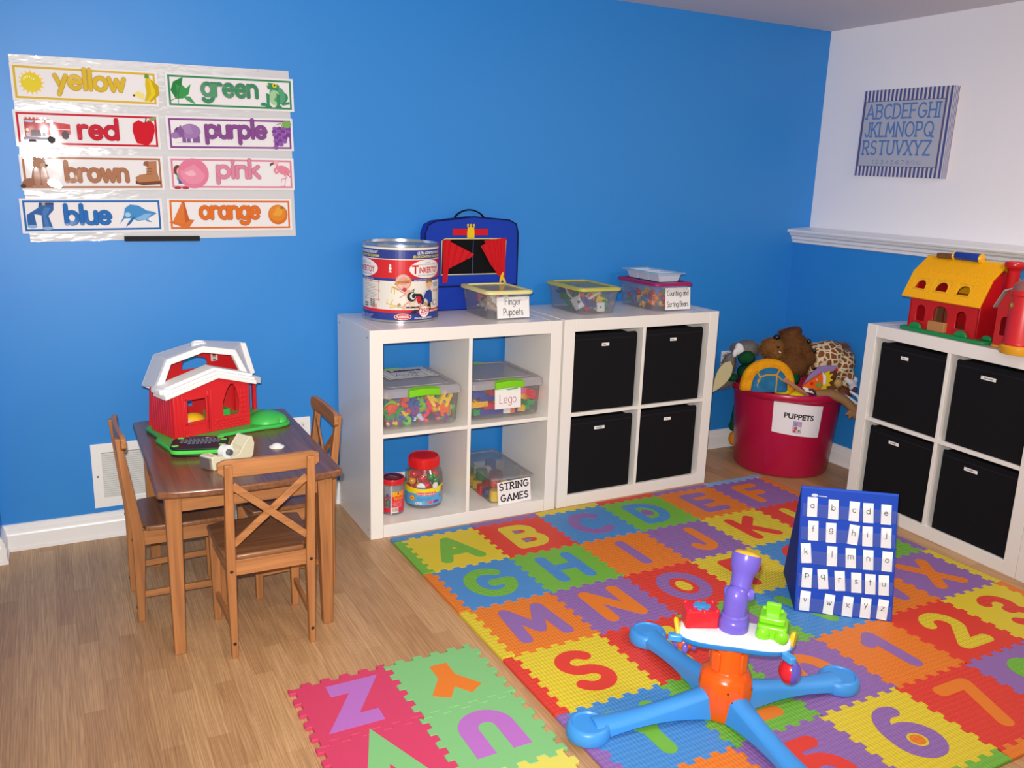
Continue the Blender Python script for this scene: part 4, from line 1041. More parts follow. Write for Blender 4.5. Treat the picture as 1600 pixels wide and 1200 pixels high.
CARDS = [  # word, colour, edge, centre x, centre z, left picture, right picture, word centre, word width, tilt
 ('yellow', '#d9b83a', '#b8923a', -.819, 1.576, pic_sun, pic_banana, -.160, .180, .010, .92, 1.0),
 ('red', '#c9283c', '#a03848', -.822, 1.436, pic_truck, pic_apple, -.130, .168, .026, .88, .95),
 ('brown', '#b07a5c', '#96644c', -.817, 1.2985, pic_bear, pic_boot, -.160, .165, .008, 1.15, .95),
 ('blue', '#2f70ba', '#2a5a98', -.828, 1.159, pic_jeans, pic_dolphin, -.155, .135, -.018, 1.05, .84),
 ('green', '#3f8f62', '#8a7a8c', -.362, 1.585, pic_leaf, pic_frog, -.168, .150, -.006, 1.05, .94),
 ('purple', '#8a4f92', '#70407c', -.367, 1.446, pic_hippo, pic_grapes, -.160, .176, .016, .74, 1.02),
 ('pink', '#dd8aa2', '#b86f88', -.367, 1.309, pic_balloon, pic_flamingo, -.146, .165, .018, 1.12, .98),
 ('orange', '#e0722e', '#b0623a', -.379, 1.1655, pic_cone, pic_orange, -.168, .165, -.005, 1.05, .86)]
for word, c, e, cx, cz, pl_, prr, lx, rx, wx, ls, rs in CARDS:
    W2, H2 = .2165, .0565
    p = Pr()
    p.rect(-W2, W2, -H2, H2, '#eceaec'); p.frame(-W2 + .008, W2 - .008, -H2 + .007, H2 - .007, .0065, c)
    has_asc = any(ch in 'bdkl' for ch in word); has_desc = any(ch in 'gpy' for ch in word)
    ww = {'yellow': .215, 'red': .125, 'brown': .195, 'blue': .145, 'green': .195, 'purple': .215, 'pink': .155, 'orange': .215}[word]
    hh = .058 if word not in ('orange', 'green') else .060
    y0 = -.020 if not has_desc else -.012
    if word in ('brown', 'red', 'blue'): y0 = -.026
    pl_(p, lx, 0, .088 * ls); prr(p, rx, 0, .092 * rs)
    p.strokes(word, wx, y0, hh + .002, .0118, c, e, width=ww - .012)
    o = MB(); o.prism([(-W2, -H2), (W2, -H2), (W2, H2), (-W2, H2)], 0, .0008, 0, lin('#eceaec'))
    o.v = [(x, -z, y) for x, y, z in o.v]
    p.put(o, lambda x, y, q: (x, -.0009 - q, y), eps=.00008)
    # gentle bow of the laminated card
    o.v = [(x, y - .0025 * (1 - (x / W2) ** 2) * (1 + .4 * sin(z * 60 + cx * 9)), z) for x, y, z in o.v]
    tilt = {'yellow': .9, 'red': 1.2, 'brown': 1.4, 'blue': 1.0, 'green': 1.4, 'purple': 1.9, 'pink': 1.1, 'orange': .6}[word]
    o = o.build('word_card', LAMP_, None, fix=False, loc=(cx, YW - .0085, cz), rot=(0, -radians(tilt), 0))
    tag(o, 'laminated card with the word %s in %s letters on the silver wall chart' % (word, word), 'word card', 'color word cards on the wall chart')

# ------------------------------------------------------------------ alphabet canvas on the upper right wall
t = thing('wall_canvas', 'square blue and white alphabet canvas hanging on the white upper wall', 'picture', (XU - .001, -.0955, 1.578), (radians(.8), 0, 0))
hw_, hh_ = .236, .192
MB().box(-.034, 0, -hw_, hw_, -hh_, hh_).build('canvas_block', M('#dcd9e2', 'fabric'), t)
p = Pr(); p.rect(-hw_, hw_, -hh_, hh_, '#dcd9e2')
n = 22
for k in range(n):
    x = -hw_ + 2 * hw_ * (k + .25) / n; p.rect(x, x + hw_ / n * 1.05, -hh_, hh_, '#4a5a9a' if k % 2 else '#5f5a8c')
p.rect(-hw_ + .018, hw_ - .034, -hh_ + .044, hh_ - .050, '#4a4a78'); p.rect(-hw_ + .020, hw_ - .036, -hh_ + .046, hh_ - .052, '#b9bccb')
for k, (row, z) in enumerate((('ABCDEFGHI', .066), ('JKLMNOPQ', -.014), ('RSTUVXYZ', -.094))):
    p.strokes(row, -.010 - (.008 if k else 0), z, .060, .0068, '#5c82bd', '#7f9bc8', width=.385 if k == 0 else .36, serif=True, gap=.26)
p.strokes('1234567890', -.008, -.136, .017, .002, '#7f8db0', width=.26, gap=.5)
mb = MB(); p.put(mb, lambda x, y, q: (-.0345 - q, -x, y), eps=.0001)
mb.build('printed_front', print_mat('printed_canvas', .8), t, fix=False)
p = Pr()
for k in range(4): p.rect(-.034 + k * .0088, -.034 + k * .0088 + .0040, -hh_, hh_, '#6f6ea0')
mb = MB(); p.put(mb, lambda x, y, q: (x, -hw_ - .0004 - q, y)); mb.build('printed_edge', print_mat('printed_canvas', .8), t, fix=False)
# ------------------------------------------------------------------ big toy drum on top of the left shelf
t = thing('toy_drum', 'large printed metal drum of construction toys standing on the left white shelf', 'drum', (.212, .258, .79), radians(-24))
R_, H_ = .143, .288
TIN = M('#c9ccd2', 'metal', .22)
MB().lathe([(R_ - .004, .0005), (R_ + .002, .002), (R_ + .002, .008), (R_, .010), (R_, H_ - .012), (R_ + .002, H_ - .010), (R_ + .002, H_ - .001), (R_ - .003, H_), (R_ - .004, H_ - .010), (R_ - .012, H_ - .014), (.01, H_ - .010)], 72).build('can_body', TIN, t, smooth=30)
p = Pr()
def ring(z0, z1, c): p.rect(-.46, .46, z0, z1, c)
ring(.010, .276, '#efe9dc'); ring(.010, .036, '#2c3f92'); ring(.036, .048, '#d9252d'); ring(.154, .164, '#2c3f92'); ring(.164, .232, '#d9252d'); ring(.232, .235, '#efe9dc'); ring(.235, .268, '#2c3f92')
# front is u = 0; u grows to the right
def logo(u):
    p.ell(u, .198, .078, .034, '#f4f1ec'); p.text('T', u - .055, .182, .032, '#c9202c', .03); p.text('iNKERTOY', u + .010, .184, .022, '#c9202c', .03, width=.105)
    p.text('LE JEU DE', u, .219, .0045, '#55443f'); p.text('CONSTRUCTION CLASSIQUE', u, .2125, .0042, '#55443f', width=.085); p.text('THE CLASSIC CONSTRUCTION SET', u + .002, .173, .0050, '#55443f', width=.095)
    p.text('ULTRA CONSTRUCTION SET', u + .015, .253, .0095, '#f4f1ec', .03, width=.125, slant=.15); p.text('JEU DE CONSTRUCTION SUPREME', u + .010, .240, .0085, '#e8d84a', .03, width=.150, slant=.15)
logo(.118); logo(-.158)
# little pawn emblem
p.ell(-.03, .211, .004, .005, '#f4efe8'); p.ell(-.03, .201, .0055, .006, '#f4efe8'); p.poly([(-.033, .196), (-.027, .196), (-.0285, .190), (-.0315, .190)], '#f4efe8'); p.rect(-.036, -.024, .186, .190, '#f4efe8')
p.ell(.018, .152, .029, .029, '#d99a8a'); p.ell(.018, .152, .025, .025, '#e8b9a6'); p.ell(.018, .156, .018, .016, '#d99a8a'); p.poly([(-.014, .141), (.046, .150), (.050, .163), (-.010, .153)], '#c8772e'); p.poly([(-.012, .143), (.045, .152), (.048, .161), (-.009, .151)], '#d9963a'); p.text('GENUINE', .018, .1485, .007, '#8f2a22', .02)
p.text('REAL WORKING PARTS', .085, .1565, .0048, '#f4efe8', .01, width=.055); p.text('REAL WORKING PARTS', -.130, .1565, .0048, '#f4efe8', .01, width=.06)
# left information panel
p.frame(-.150, -.075, .082, .150, .002, '#d8927c')
for x, z in ((-.150, .150), (-.075, .150), (-.075, .116), (-.150, .082), (-.075, .082), (-.112, .150), (-.112, .082)): p.ell(x, z, .004, .004, '#d8927c', n=14)
for k in range(10): p.rect(-.143, -.143 + .05 + .012 * (k * 5 % 3) * .5, .140 - k * .0055, .1412 - k * .0055, '#a89a94')
for r in range(4):
    for k in range(2): p.line([(-.118 + k * .013, .080 - r * .007), (-.109 + k * .013, .081 - r * .007), (-.107 + k * .013, .077 - r * .007), (-.113 + k * .013, .075 - r * .007)], .002, '#2f3040')
for k in range(4):
    p.ell(-.140 + (k % 2) * .009, .066 - (k // 2) * .009, .0036, .0036, '#34354a', n=12)
    p.ell(-.148 + (k % 2) * .001, .066 - (k // 2) * .009, .0036, .0036, '#34354a', n=12)
    p.line([(-.103 + k * .006, .066), (-.103 + k * .006, .050)], .0022, '#c8503c'); p.line([(-.105 + k * .006, .062), (-.101 + k * .006, .062)], .0016, '#e0a03c')
# construction in the middle, spool and rod
def rod(a, b, c, w=.0026): p.line([a, b], w, c)
rod((-.008, .127), (.055, .092), '#c8785a'); rod((.004, .094), (.060, .128), '#c8785a'); rod((-.020, .131), (.030, .118), '#8a8f98', .0018); rod((.03, .118), (.06, .09), '#c04a40'); rod((.020, .065), (.060, .100), '#c8785a'); rod((.030, .058), (.075, .058), '#23232b', .006); rod((-.005, .060), (.035, .056), '#8a8f98', .002); rod((.04, .055), (.08, .105), '#cf9a82'); rod((.075, .04), (.085, .085), '#c8785a'); rod((.06, .06), (.09, .05), '#c8785a'); rod((.1, .075), (.125, .052), '#b0763c', .004)
for a, b in (((-.022, .135), (-.008, .130)), ((-.022, .133), (-.024, .112)), ((-.012, .131), (-.014, .108)), ((-.04, .087), (-.042, .072)), ((-.042, .072), (-.024, .068)), ((-.028, .060), (-.020, .086)), ((-.03, .056), (-.01, .06)), ((-.02, .066), (.01, .063)), ((-.016, .135), (-.002, .128))): rod(a, b, '#dcb93a', .003)
for x, z, r, c in ((.022, .124, .008, '#c8243c'), (.036, .112, .012, '#e0b49c'), (.003, .068, .006, '#b08a4a'), (.020, .058, .008, '#e6b49e'), (.046, .080, .012, '#e0b9a0'), (.052, .070, .009, '#e8d0b8'), (.072, .084, .006, '#c23a34')): p.ell(x, z, r, r, c)
p.ell(.048, .098, .017, .018, '#26262e'); p.ell(.052, .100, .011, .012, '#e8e6e0'); p.ell(.055, .101, .007, .009, '#26262e'); p.poly([(.058, .110), (.085, .108), (.098, .080), (.092, .066), (.078, .076), (.066, .092)], '#22222a'); p.poly([(.062, .100), (.080, .098), (.088, .076), (.072, .070)], '#c8232e'); p.ell(.056, .040, .011, .006, '#222228'); p.line([(.05, .04), (.06, .047), (.072, .046)], .006, '#2a2a30'); p.line([(.054, .115), (.056, .125)], .003, '#2f8a5a')
# boy kneeling at the right
p.poly([(.112, .070), (.128, .075), (.130, .045), (.124, .040)], '#1f1f2a'); p.poly([(.106, .118), (.126, .122), (.135, .110), (.137, .075), (.118, .068), (.110, .085), (.100, .090), (.092, .078), (.097, .068), (.088, .078), (.096, .100)], '#2a4592'); p.ell(.119, .140, .012, .015, '#e2ae8a'); p.poly([(.105, .145), (.108, .160), (.122, .166), (.133, .158), (.134, .142), (.128, .150), (.115, .150)], '#8f5f34'); p.poly([(.098, .070), (.112, .074), (.108, .064), (.098, .062)], '#d09a52'); p.poly([(.110, .060), (.126, .056), (.122, .050)], '#d9a24a')
p.rect(.140, .175, .128, .150, '#dfe4ea'); p.text('MORE', .156, .139, .008, '#333a48', .02); p.text('PIECES', .157, .131, .007, '#333a48', .02); p.text('PLUS', .156, .112, .010, '#c23a34', .02); p.rect(.142, .162, .062, .080, '#333333'); p.rect(.144, .160, .064, .078, '#efe9dc')
p.ell(.097, .041, .022, .022, '#d9252d'); p.ell(.097, .041, .0205, .0205, '#f4f1ec'); p.text('250', .097, .037, .016, '#c9202c', .03); p.text('PIECES MCX', .097, .0285, .0045, '#c9202c', .01)
p.ell(.016, .0235, .031, .0115, '#f4f1ec'); p.ell(.016, .0235, .029, .0102, '#d9252d'); p.text('PLAYSKOOL', .016, .0195, .0085, '#f4f1ec', .03, width=.044); p.text('CREATIVE & EDUCATIONAL', .095, .0145, .006, '#f4f1ec', .02, width=.075)
p.text('A', .125, .039, .007, '#f4f1ec', .02); p.text('ROLE PLAY', .148, .0385, .007, '#f4f1ec', .02)
for k in range(5): p.rect(-.140, -.140 + .045 - k * .004, .026 - k * .0032, .0272 - k * .0032, '#9aa4cc')
p.text('!', -.158, .018, .012, '#f4f1ec', .02); p.text('A', -.150, .018, .008, '#f4f1ec', .02)
mb = MB(); p.put(mb, lambda x, y, q: ((R_ + .0004 + q) * sin(x / R_), -(R_ + .0004 + q) * cos(x / R_), y), step=.012, eps=.00006)
mb.build('printed_wrap', print_mat('glossy_label', .28), t, fix=False, smooth=0)

# ------------------------------------------------------------------ fold-up cloth puppet theatre
NAV = M('#1f3fae', 'fabric')
t = thing('puppet_theater', 'blue cloth puppet theater case with red curtains leaning behind the printed drum', 'puppet theater', (.350, .354, .79), 0)
Wd = .418; Ht = .372
out = [(0, 0), (Wd, 0), (Wd - .002, Ht - .06), (Wd - .012, Ht - .022), (Wd - .045, Ht - .006), (Wd * .5, Ht + .006), (.045, Ht - .012), (.012, Ht - .028), (0, Ht - .06)]
hole = [(.070, .146), (.358, .146), (.360, .282), (.346, .290), (.086, .290), (.072, .282)]
mb = MB(); wall_holes(mb, out, [hole], 0, .012); 
n_ = len(out); mb.loft([[(x, y, z) for x, z in out] for y in (.012, .056)])
mb.build('case', NAV, t, bevel=.003)
MB().box(.072, .358, .0105, .0118, .142, .294).build('stage_backdrop', M('#131216', 'fabric'), t)
MB().tube([(Wd * .5 + .004, .008, .146), (Wd * .5 + .006, .008, .292)], .0015, 6).build('backdrop_seam', M('#4a5f94', 'fabric'), t)
mb = MB(); mb.tube([(x, -.001, z) for x, z in out], .003, 6, closed=True); mb.build('piping', M('#141a48', 'fabric'), t)
mb = MB(); mb.tube([(x, -.001, z) for x, z in hole], .0022, 6, closed=True); mb.build('window_trim', M('#ece6a8', 'fabric'), t)
RC = M('#cf1f28', 'fabric')
def curtain(pts_top, pts_bot, pleats, name='curtain'):
    vs = []; n = 36; m = 10
    for k in range(m + 1):
        for i in range(n + 1):
            a = i / n; b = k / m
            x = (pts_top[0][0] * (1 - a) + pts_top[1][0] * a) * (1 - b) + (pts_bot[0][0] * (1 - a) + pts_bot[1][0] * a) * b
            z = (pts_top[0][1] * (1 - a) + pts_top[1][1] * a) * (1 - b) + (pts_bot[0][1] * (1 - a) + pts_bot[1][1] * a) * b
            vs.append((x, -.004 - .004 * (1 + sin(a * pleats * 2 * pi + b * 1.5)) * (1 - .5 * b), z))
    return MB().add(vs, [(k * (n + 1) + i, k * (n + 1) + i + 1, (k + 1) * (n + 1) + i + 1, (k + 1) * (n + 1) + i) for k in range(m) for i in range(n)]).build(name, RC, t)
curtain(((.072, .287), (.108, .288)), ((.074, .112), (.094, .116)), 3); curtain(((.09, .287), (.212, .228)), ((.078, .160), (.196, .214)), 4)
curtain(((.256, .284), (.357, .294)), ((.322, .138), (.356, .124)), 6); curtain(((.240, .262), (.31, .286)), ((.285, .190), (.330, .136)), 3)
YL = M('#f0c23a', 'fabric')
mb = MB(); mb.ell((.340, -.010, .130), (.007, .004, .024), (0, .3, 0)); mb.ell((.352, -.010, .118), (.006, .004, .020), (0, -.5, 0)); mb.build('curtain_tie', YL, t)
MB().box(.118, .276, -.0025, 0, .304, .330).build('red_patch', RC, t, bevel=.001)
cx_ = .197
cr = [(-.016, 0), (-.016, -.026), (-.010, -.020), (-.005, -.027), (0, -.020), (.005, -.027), (.010, -.020), (.016, -.026), (.016, 0)]
cr = [(x, z) for x, z in cr] + [(.014, .018), (.017, .026), (.010, .022), (.007, .016), (.004, .026), (0, .030), (-.004, .026), (-.007, .016), (-.010, .022), (-.017, .026), (-.014, .018)]
mb = MB(); mb.prism([(cx_ + x, .316 + z) for x, z in cr], .0026, .005); mb.v = [(x, -z, y) for x, y, z in mb.v]
for dx in (-.013, 0, .013): mb.at((0, 0, 0)).ell((cx_ + dx, -.004, .345), (.005, .003, .005), n=12, k=8)
mb.build('crown_patch', M('#e8c62c', 'fabric'), t)
MB().box(.0, Wd, -.003, 0, .094, .101).build('lower_flap_edge', M('#16205a', 'fabric'), t)
MB().tube([(Wd * .5 - .062 + .13 * i / 12 * 1.0 - .005, .035, Ht + .002 + .030 * sin(pi * i / 12) ** .7) for i in range(13)], .009, 8, flat=.35).build('carry_handle', M('#14141a', 'fabric'), t)

# ------------------------------------------------------------------ clear bins with lids
def shoe_box(label, loc, rz, w, d, h, lid, group, body_hex='#dfe4ee', alpha=.12, rim=None):
    t = thing('lidded_bin', label, 'clear bin', loc, rz, group)
    rr = lambda k, ins=0: rrect(-w / 2 * k + ins, w / 2 * k - ins, -d / 2 * k + ins, d / 2 * k - ins, .028 * k)
    A, B_ = rr(.86), rr(.98)
    mb = MB(); mb.loft([[(x, y, .0006) for x, y in A], [(x, y, .012) for x, y in rr(.885)], [(x, y, h - .012) for x, y in B_], [(x, y, h - .010) for x, y in rr(1.02)], [(x, y, h) for x, y in rr(1.02)]], cap=False)
    mb.add([(x, y, .0008) for x, y in A], [tuple(range(len(A)))])
    mb.build('box_body', clear_mat(body_hex, alpha), t, fix=False)
    L = M(lid, 'plastic', .35)
    O, I = rr(1.07), rr(.86)
    mb = MB(); frame_ring(O, rr(1.0), h - .004, h + .008, mb); frame_ring(rr(1.0), I, h + .004, h + .010, mb)
    l = mb.build('lid_rim', L, t, bevel=.002)
    mb = MB(); mb.prism(I, h + .0035, h + .0055)
    mb.build('lid_panel', clear_mat(lid, .45, 'lid'), t, bevel=.001)
    return t
def paper_sign(parent, w, h, lines, loc, rot, sw=.0026, ink='#46424a', font='strokes', hgt=.02, name='paper_sign', gap=.22):
    p = Pr(); p.rect(-w / 2, w / 2, -h / 2, h / 2, '#f1efee')
    n = len(lines); 
    for k, L in enumerate(lines):
        tx, ww = L; z = h / 2 - h * (k + .72) / n
        if font == 'strokes': p.strokes(tx, 0, z, hgt, sw, ink, width=ww, gap=gap)
        elif font == 'serif': p.strokes(tx, 0, z, hgt, sw, ink, width=ww, serif=True, gap=.30, flat=False)
        else: p.text(tx, 0, z, hgt, ink, .03, width=ww)
    mb = MB(); p.put(mb, lambda x, y, q: (x, -q, y), eps=.0001)
    return mb.build(name, print_mat('printed_paper', .6), parent, loc=loc, rot=rot, fix=False, smooth=0)
G3 = 'clear lidded bins on top of the white shelves'
BA = shoe_box('clear bin with pale yellow lid and Finger Puppets sign, on the left white shelf', (.597, .207, .79), 0, .195, .255, .102, '#ece69a', G3)
paper_sign(BA, .142, .082, [('Finger', .070), ('Puppets', .085)], (.014, -.1245, .046), (radians(-7), 0, 0), hgt=.026)
BB = shoe_box('clear bin with olive yellow lid full of gear toy pieces, on the middle white shelf', (1.012, .215, .79), 0, .195, .285, .102, '#c2bd58', G3)
BC_ = shoe_box('clear bin with magenta lid and Counting and Sorting Bears sign, on the middle white shelf', (1.383, .215, .79), 0, .195, .285, .112, '#a01f62', G3)
paper_sign(BC_, .135, .094, [('Counting and', .112), ('Sorting Bears', .112)], (.026, -.1395, .053), (radians(-6), 0, 0), hgt=.022)
# stacked compartment trays on the magenta lid
t = thing('divided_tray', 'pale blue three-compartment tray stacked on the magenta lidded bin', 'tray', (1.372, .212, .9125), radians(2))
mb = MB()
for k in range(3):
    y0 = -.112 + k * .077
    q = lambda i, z: [(-.062 + i, y0 + i * .5, z), (.062 - i, y0 + i * .5, z), (.062 - i, y0 + .068 - i * .5, z), (-.062 + i, y0 + .068 - i * .5, z)]
    mb.loft([q(.012, .0005), q(0, .034)], cap=False); mb.add(q(.012, .0005), [(0, 1, 2, 3)])
mb.build('compartments', M('#c9d2e6', 'plastic'), t, fix=False)
mb = MB(); mb.box(-.075, .075, -.125, -.110, .033, .036).box(-.075, .075, .115, .130, .033, .036).box(-.075, -.060, -.110, .115, .033, .036).box(.060, .075, -.110, .115, .033, .036)
for k in range(2): mb.box(-.062, .062, -.046 + k * .077, -.034 + k * .077, .033, .036)
mb.build('rim', M('#b6d2ea', 'plastic'), t, bevel=.001)
mb = MB(); mb.box(-.0765, .0765, -.1265, -.1105, .0366, .0385).box(-.0765, .0765, .1155, .1315, .0366, .0385).box(-.0765, -.061, -.1105, .1155, .0366, .0385).box(.061, .0765, -.1105, .1155, .0366, .0385)
mb.build('upper_rim', M('#9cc4e0', 'plastic'), t, bevel=.0008)

# small toys inside the top bins ------------------------------------------------
def drop(proto, n, box, cols, labfn, group, seed, zf=None, scale=(1, 1), kind_mats=None):
    """copies of a small toy strewn inside a box region; one material per copy"""
    rnd = random.Random(seed); first = True; done = []
    for i in range(n):
        o = proto if first else dup(proto); first = False
        x = rnd.uniform(box[0], box[1]); y = rnd.uniform(box[2], box[3])
        z = box[4] + (box[5] - box[4]) * (i / max(1, n - 1))
        o.location = (x, y, z); o.rotation_euler = (rnd.uniform(-1.2, 1.2), rnd.uniform(-1.2, 1.2), rnd.uniform(0, 6.28))
        s = rnd.uniform(*scale); o.scale = (s, s, s)
        hexc, cn = cols[i % len(cols)]
        for oo in [o] + list(o.children):
            if oo.type == 'MESH':
                oo.data = oo.data.copy() if oo.data.users > 1 else oo.data
                oo.data.materials[0] = M(hexc, 'plastic' if kind_mats is None else kind_mats)
        o['label'] = labfn(cn); o['group'] = group % cn if '%s' in group else group
        done.append(o)
    return done
PRIM = [('#d8222c', 'red'), ('#f0b81c', 'yellow'), ('#2f7fd0', 'blue'), ('#2f9a4a', 'green')]
# counting bears
mb = MB(); mb.ell((0, 0, .013), (.010, .009, .012), n=14, k=8).ell((0, 0, .029), .008, n=14, k=8).ell((-.007, 0, .036), .0035, n=10, k=6).ell((.007, 0, .036), .0035, n=10, k=6).ell((0, -.007, .027), .0035, n=10, k=6)
for s in (-1, 1): mb.ell((s * .008, -.006, .006), (.0045, .007, .0045), n=10, k=6).ell((s * .010, -.003, .018), (.0035, .004, .006), n=10, k=6)
bear = mb.build('counting_bear', M('#d8222c'), None); tag(bear, 'x', 'counting bear')
for b in drop(bear, 26, (1.315, 1.45, .10, .33, .800, .838), PRIM + [('#d8222c', 'red'), ('#ee7a22', 'orange')], lambda c: 'small %s plastic counting bear in the clear bin with the magenta lid' % c, '%s counting bears in the magenta lidded bin', 5):
    pass
# square gear plates with toothed rims
P = []
for k, (a, b) in enumerate((((-.024, -.024), (.024, -.024)), ((.024, -.024), (.024, .024)), ((.024, .024), (-.024, .024)), ((-.024, .024), (-.024, -.024)))):
    dx, dy = (b[0] - a[0]) / 10, (b[1] - a[1]) / 10
    for i in range(10):
        o_ = .0035 if i % 2 else 0
        nx, ny = dy / .0048, -dx / .0048
        P += [(a[0] + dx * i + nx * o_, a[1] + dy * i + ny * o_), (a[0] + dx * (i + 1) + nx * o_, a[1] + dy * (i + 1) + ny * o_)]
hole_ = [(.006 * cos(2 * pi * k / 12), .006 * sin(2 * pi * k / 12)) for k in range(12)]
mb = MB(); wall_holes(mb, P, [hole_], -.004, .004)
gear = mb.build('gear_plate', M('#d8222c'), None, bevel=.0006, seg=1); tag(gear, 'x', 'gear plate')
gs = drop(gear, 24, (.960, 1.062, .118, .315, .822, .868), [('#1f7a4a', 'green'), ('#e8b81c', 'yellow'), ('#2a3f8a', 'blue'), ('#1f7a4a', 'green'), ('#c9c9d0', 'light gray'), ('#d8222c', 'red')], lambda c: '%s toothed square toy plate in the clear bin with the olive yellow lid' % c, '%s toothed plates in the olive lidded bin', 9, scale=(1.05, 1.2))
# one pale plate stands upright against the front wall of the bin
g = dup(gear, (1.028, .098, .8185), (radians(-6), 0, 0), 'pale gray toothed square plate upright behind the front wall of the olive lidded bin', 'front plate of the olive lidded bin')
g.scale = (.72, .72, .72); g.data = g.data.copy(); g.data.materials[0] = M('#c9ccd2')
# soft finger puppets
mb = MB(); mb.lathe([(.012, 0), (.0125, .01), (.011, .03), (.010, .038)], 14); mb.ell((0, 0, .047), (.015, .014, .014), n=14, k=8)
for s in (-1, 1): mb.ell((s * .010, 0, .060), (.005, .004, .009), (0, s * .3, 0), n=10, k=6).ell((s * .014, -.003, .026), (.008, .005, .005), n=10, k=6)
mb.ell((0, -.013, .045), (.005, .004, .004), n=10, k=6)
fp = mb.build('finger_puppet', M('#8a6a4a', 'fur'), None); tag(fp, 'x', 'finger puppet')
drop(fp, 16, (.556, .640, .142, .285, .812, .832), [('#b59f88', 'tan'), ('#ea6f9c', 'pink'), ('#8a6448', 'brown'), ('#efe8d6', 'cream'), ('#a8a2a8', 'gray'), ('#ea6f9c', 'pink')], lambda c: '%s plush finger puppet in the bin with the pale yellow lid' % c, '%s finger puppets in the pale yellow lidded bin', 21, kind_mats='fur', scale=(.85, 1.0))
# ------------------------------------------------------------------ contents of the left shelf's cells
LIME = M('#7fd01e', 'plastic', .35)
def clip_bin(label, loc, w, d, h):
    t = thing('clip_lid_bin', label, 'clear bin', loc, 0, 'clear bins with lime green clips in the left shelf')
    rr = lambda k, r=.022: rrect(-w / 2 * k, w / 2 * k, -d / 2 * k, d / 2 * k, r)
    mb = MB(); A = rr(.90)
    mb.loft([[(x, y, .0006) for x, y in A], [(x, y, .010) for x, y in rr(.915)], [(x, y, h - .03) for x, y in rr(.95)]], cap=False)
    mb.add([(x, y, .0008) for x, y in A], [tuple(range(len(A)))])
    mb.build('box_body', clear_mat('#e4e4ea', .10), t, fix=False)
    mb = MB(); mb.loft([[(x, y, h - .031) for x, y in rr(1.0)], [(x, y, h - .008) for x, y in rr(.99)], [(x, y, h) for x, y in rr(.94)]], cap=False)
    mb.add([(x, y, h) for x, y in rr(.94)], [tuple(range(len(A)))])
    for k in range(13):
        x = -w / 2 + .02 + (w - .04) * k / 12
        mb.box(x - .0008, x + .0008, -d / 2 - .0015, -d / 2, h - .030, h - .010)
    mb.build('lid', clear_mat('#d6d2d8', .50, 'lid', .3, .25), t, fix=False)
    mb = MB(); frame_ring(rr(.80, .03), rr(.77, .03), h + .0005, h + .003, mb); mb.build('lid_groove', clear_mat('#c4c0c8', .5, 'lid', .3), t)
    for s in (-1, 1):
        n = 10; rings = []
        for i in range(n + 1):
            u = -1 + 2 * i / n; x = u * .062; y = s * (d / 2 + .001); o = s * (.012 + .004 * (1 - u * u))
            z1 = h - .004 + .006 * (1 - u * u); z0 = z1 - .030
            rings.append([(x, y, z0), (x, y + o, z0 + .002), (x, y + o, z1 - .003), (x, y - s * .014, z1 + .002)])
        MB().loft(rings).build('clip_handle', LIME, t, bevel=.002)
    return t
CL = clip_bin('clear clip-lid bin of colorful plastic letters with a Letters sign on its lid', (.2165, .196, .411), .318, .345, .150)
CR = clip_bin('clear clip-lid bin of building bricks with a Lego sign on its front', (.5725, .196, .411), .322, .345, .150)
# sign lying on the first lid
p = Pr(); p.poly(rrect(-.105, .105, -.085, .085, .004), '#e9ebf2'); p.frame(-.095, .095, -.076, .076, .0025, '#2f3450')
p.text('Letters', .012, .030, .030, '#4a2058', .07, width=.140); p.frame(-.062, .070, -.060, .016, .002, '#3a3f50'); p.strokes('Aa', -.028, -.040, .036, .003, '#3a70b0'); p.strokes('Bb', .034, -.022, .026, .0025, '#3a4560'); p.strokes('Cc', .020, -.056, .020, .0025, '#3a4560')
mb = MB(); p.put(mb, lambda x, y, q: (x, y, q), eps=.0001)
o = mb.build('lid_sign', print_mat('printed_paper', .6), CL, fix=False, smooth=0, loc=(.016, .060, .1538), rot=(0, 0, radians(3)))
paper_sign(CR, .115, .080, [('Lego', .072)], (-.005, -.1765, .078), (radians(-3), 0, radians(1)), ink='#b83a4e', hgt=.034, sw=.0022)
p = Pr(); p.rect(-.045, .045, -.02, .02, '#e3efe0'); p.ell(-.03, .002, .016, .006, '#d8607a'); p.line([(-.01, .004), (.04, .008)], .006, '#7fb070')
mb = MB(); p.put(mb, lambda x, y, q: (x, -q, y)); mb.build('maker_label', print_mat('printed_paper', .6), CR, fix=False, loc=(-.005, -.1745, .108))
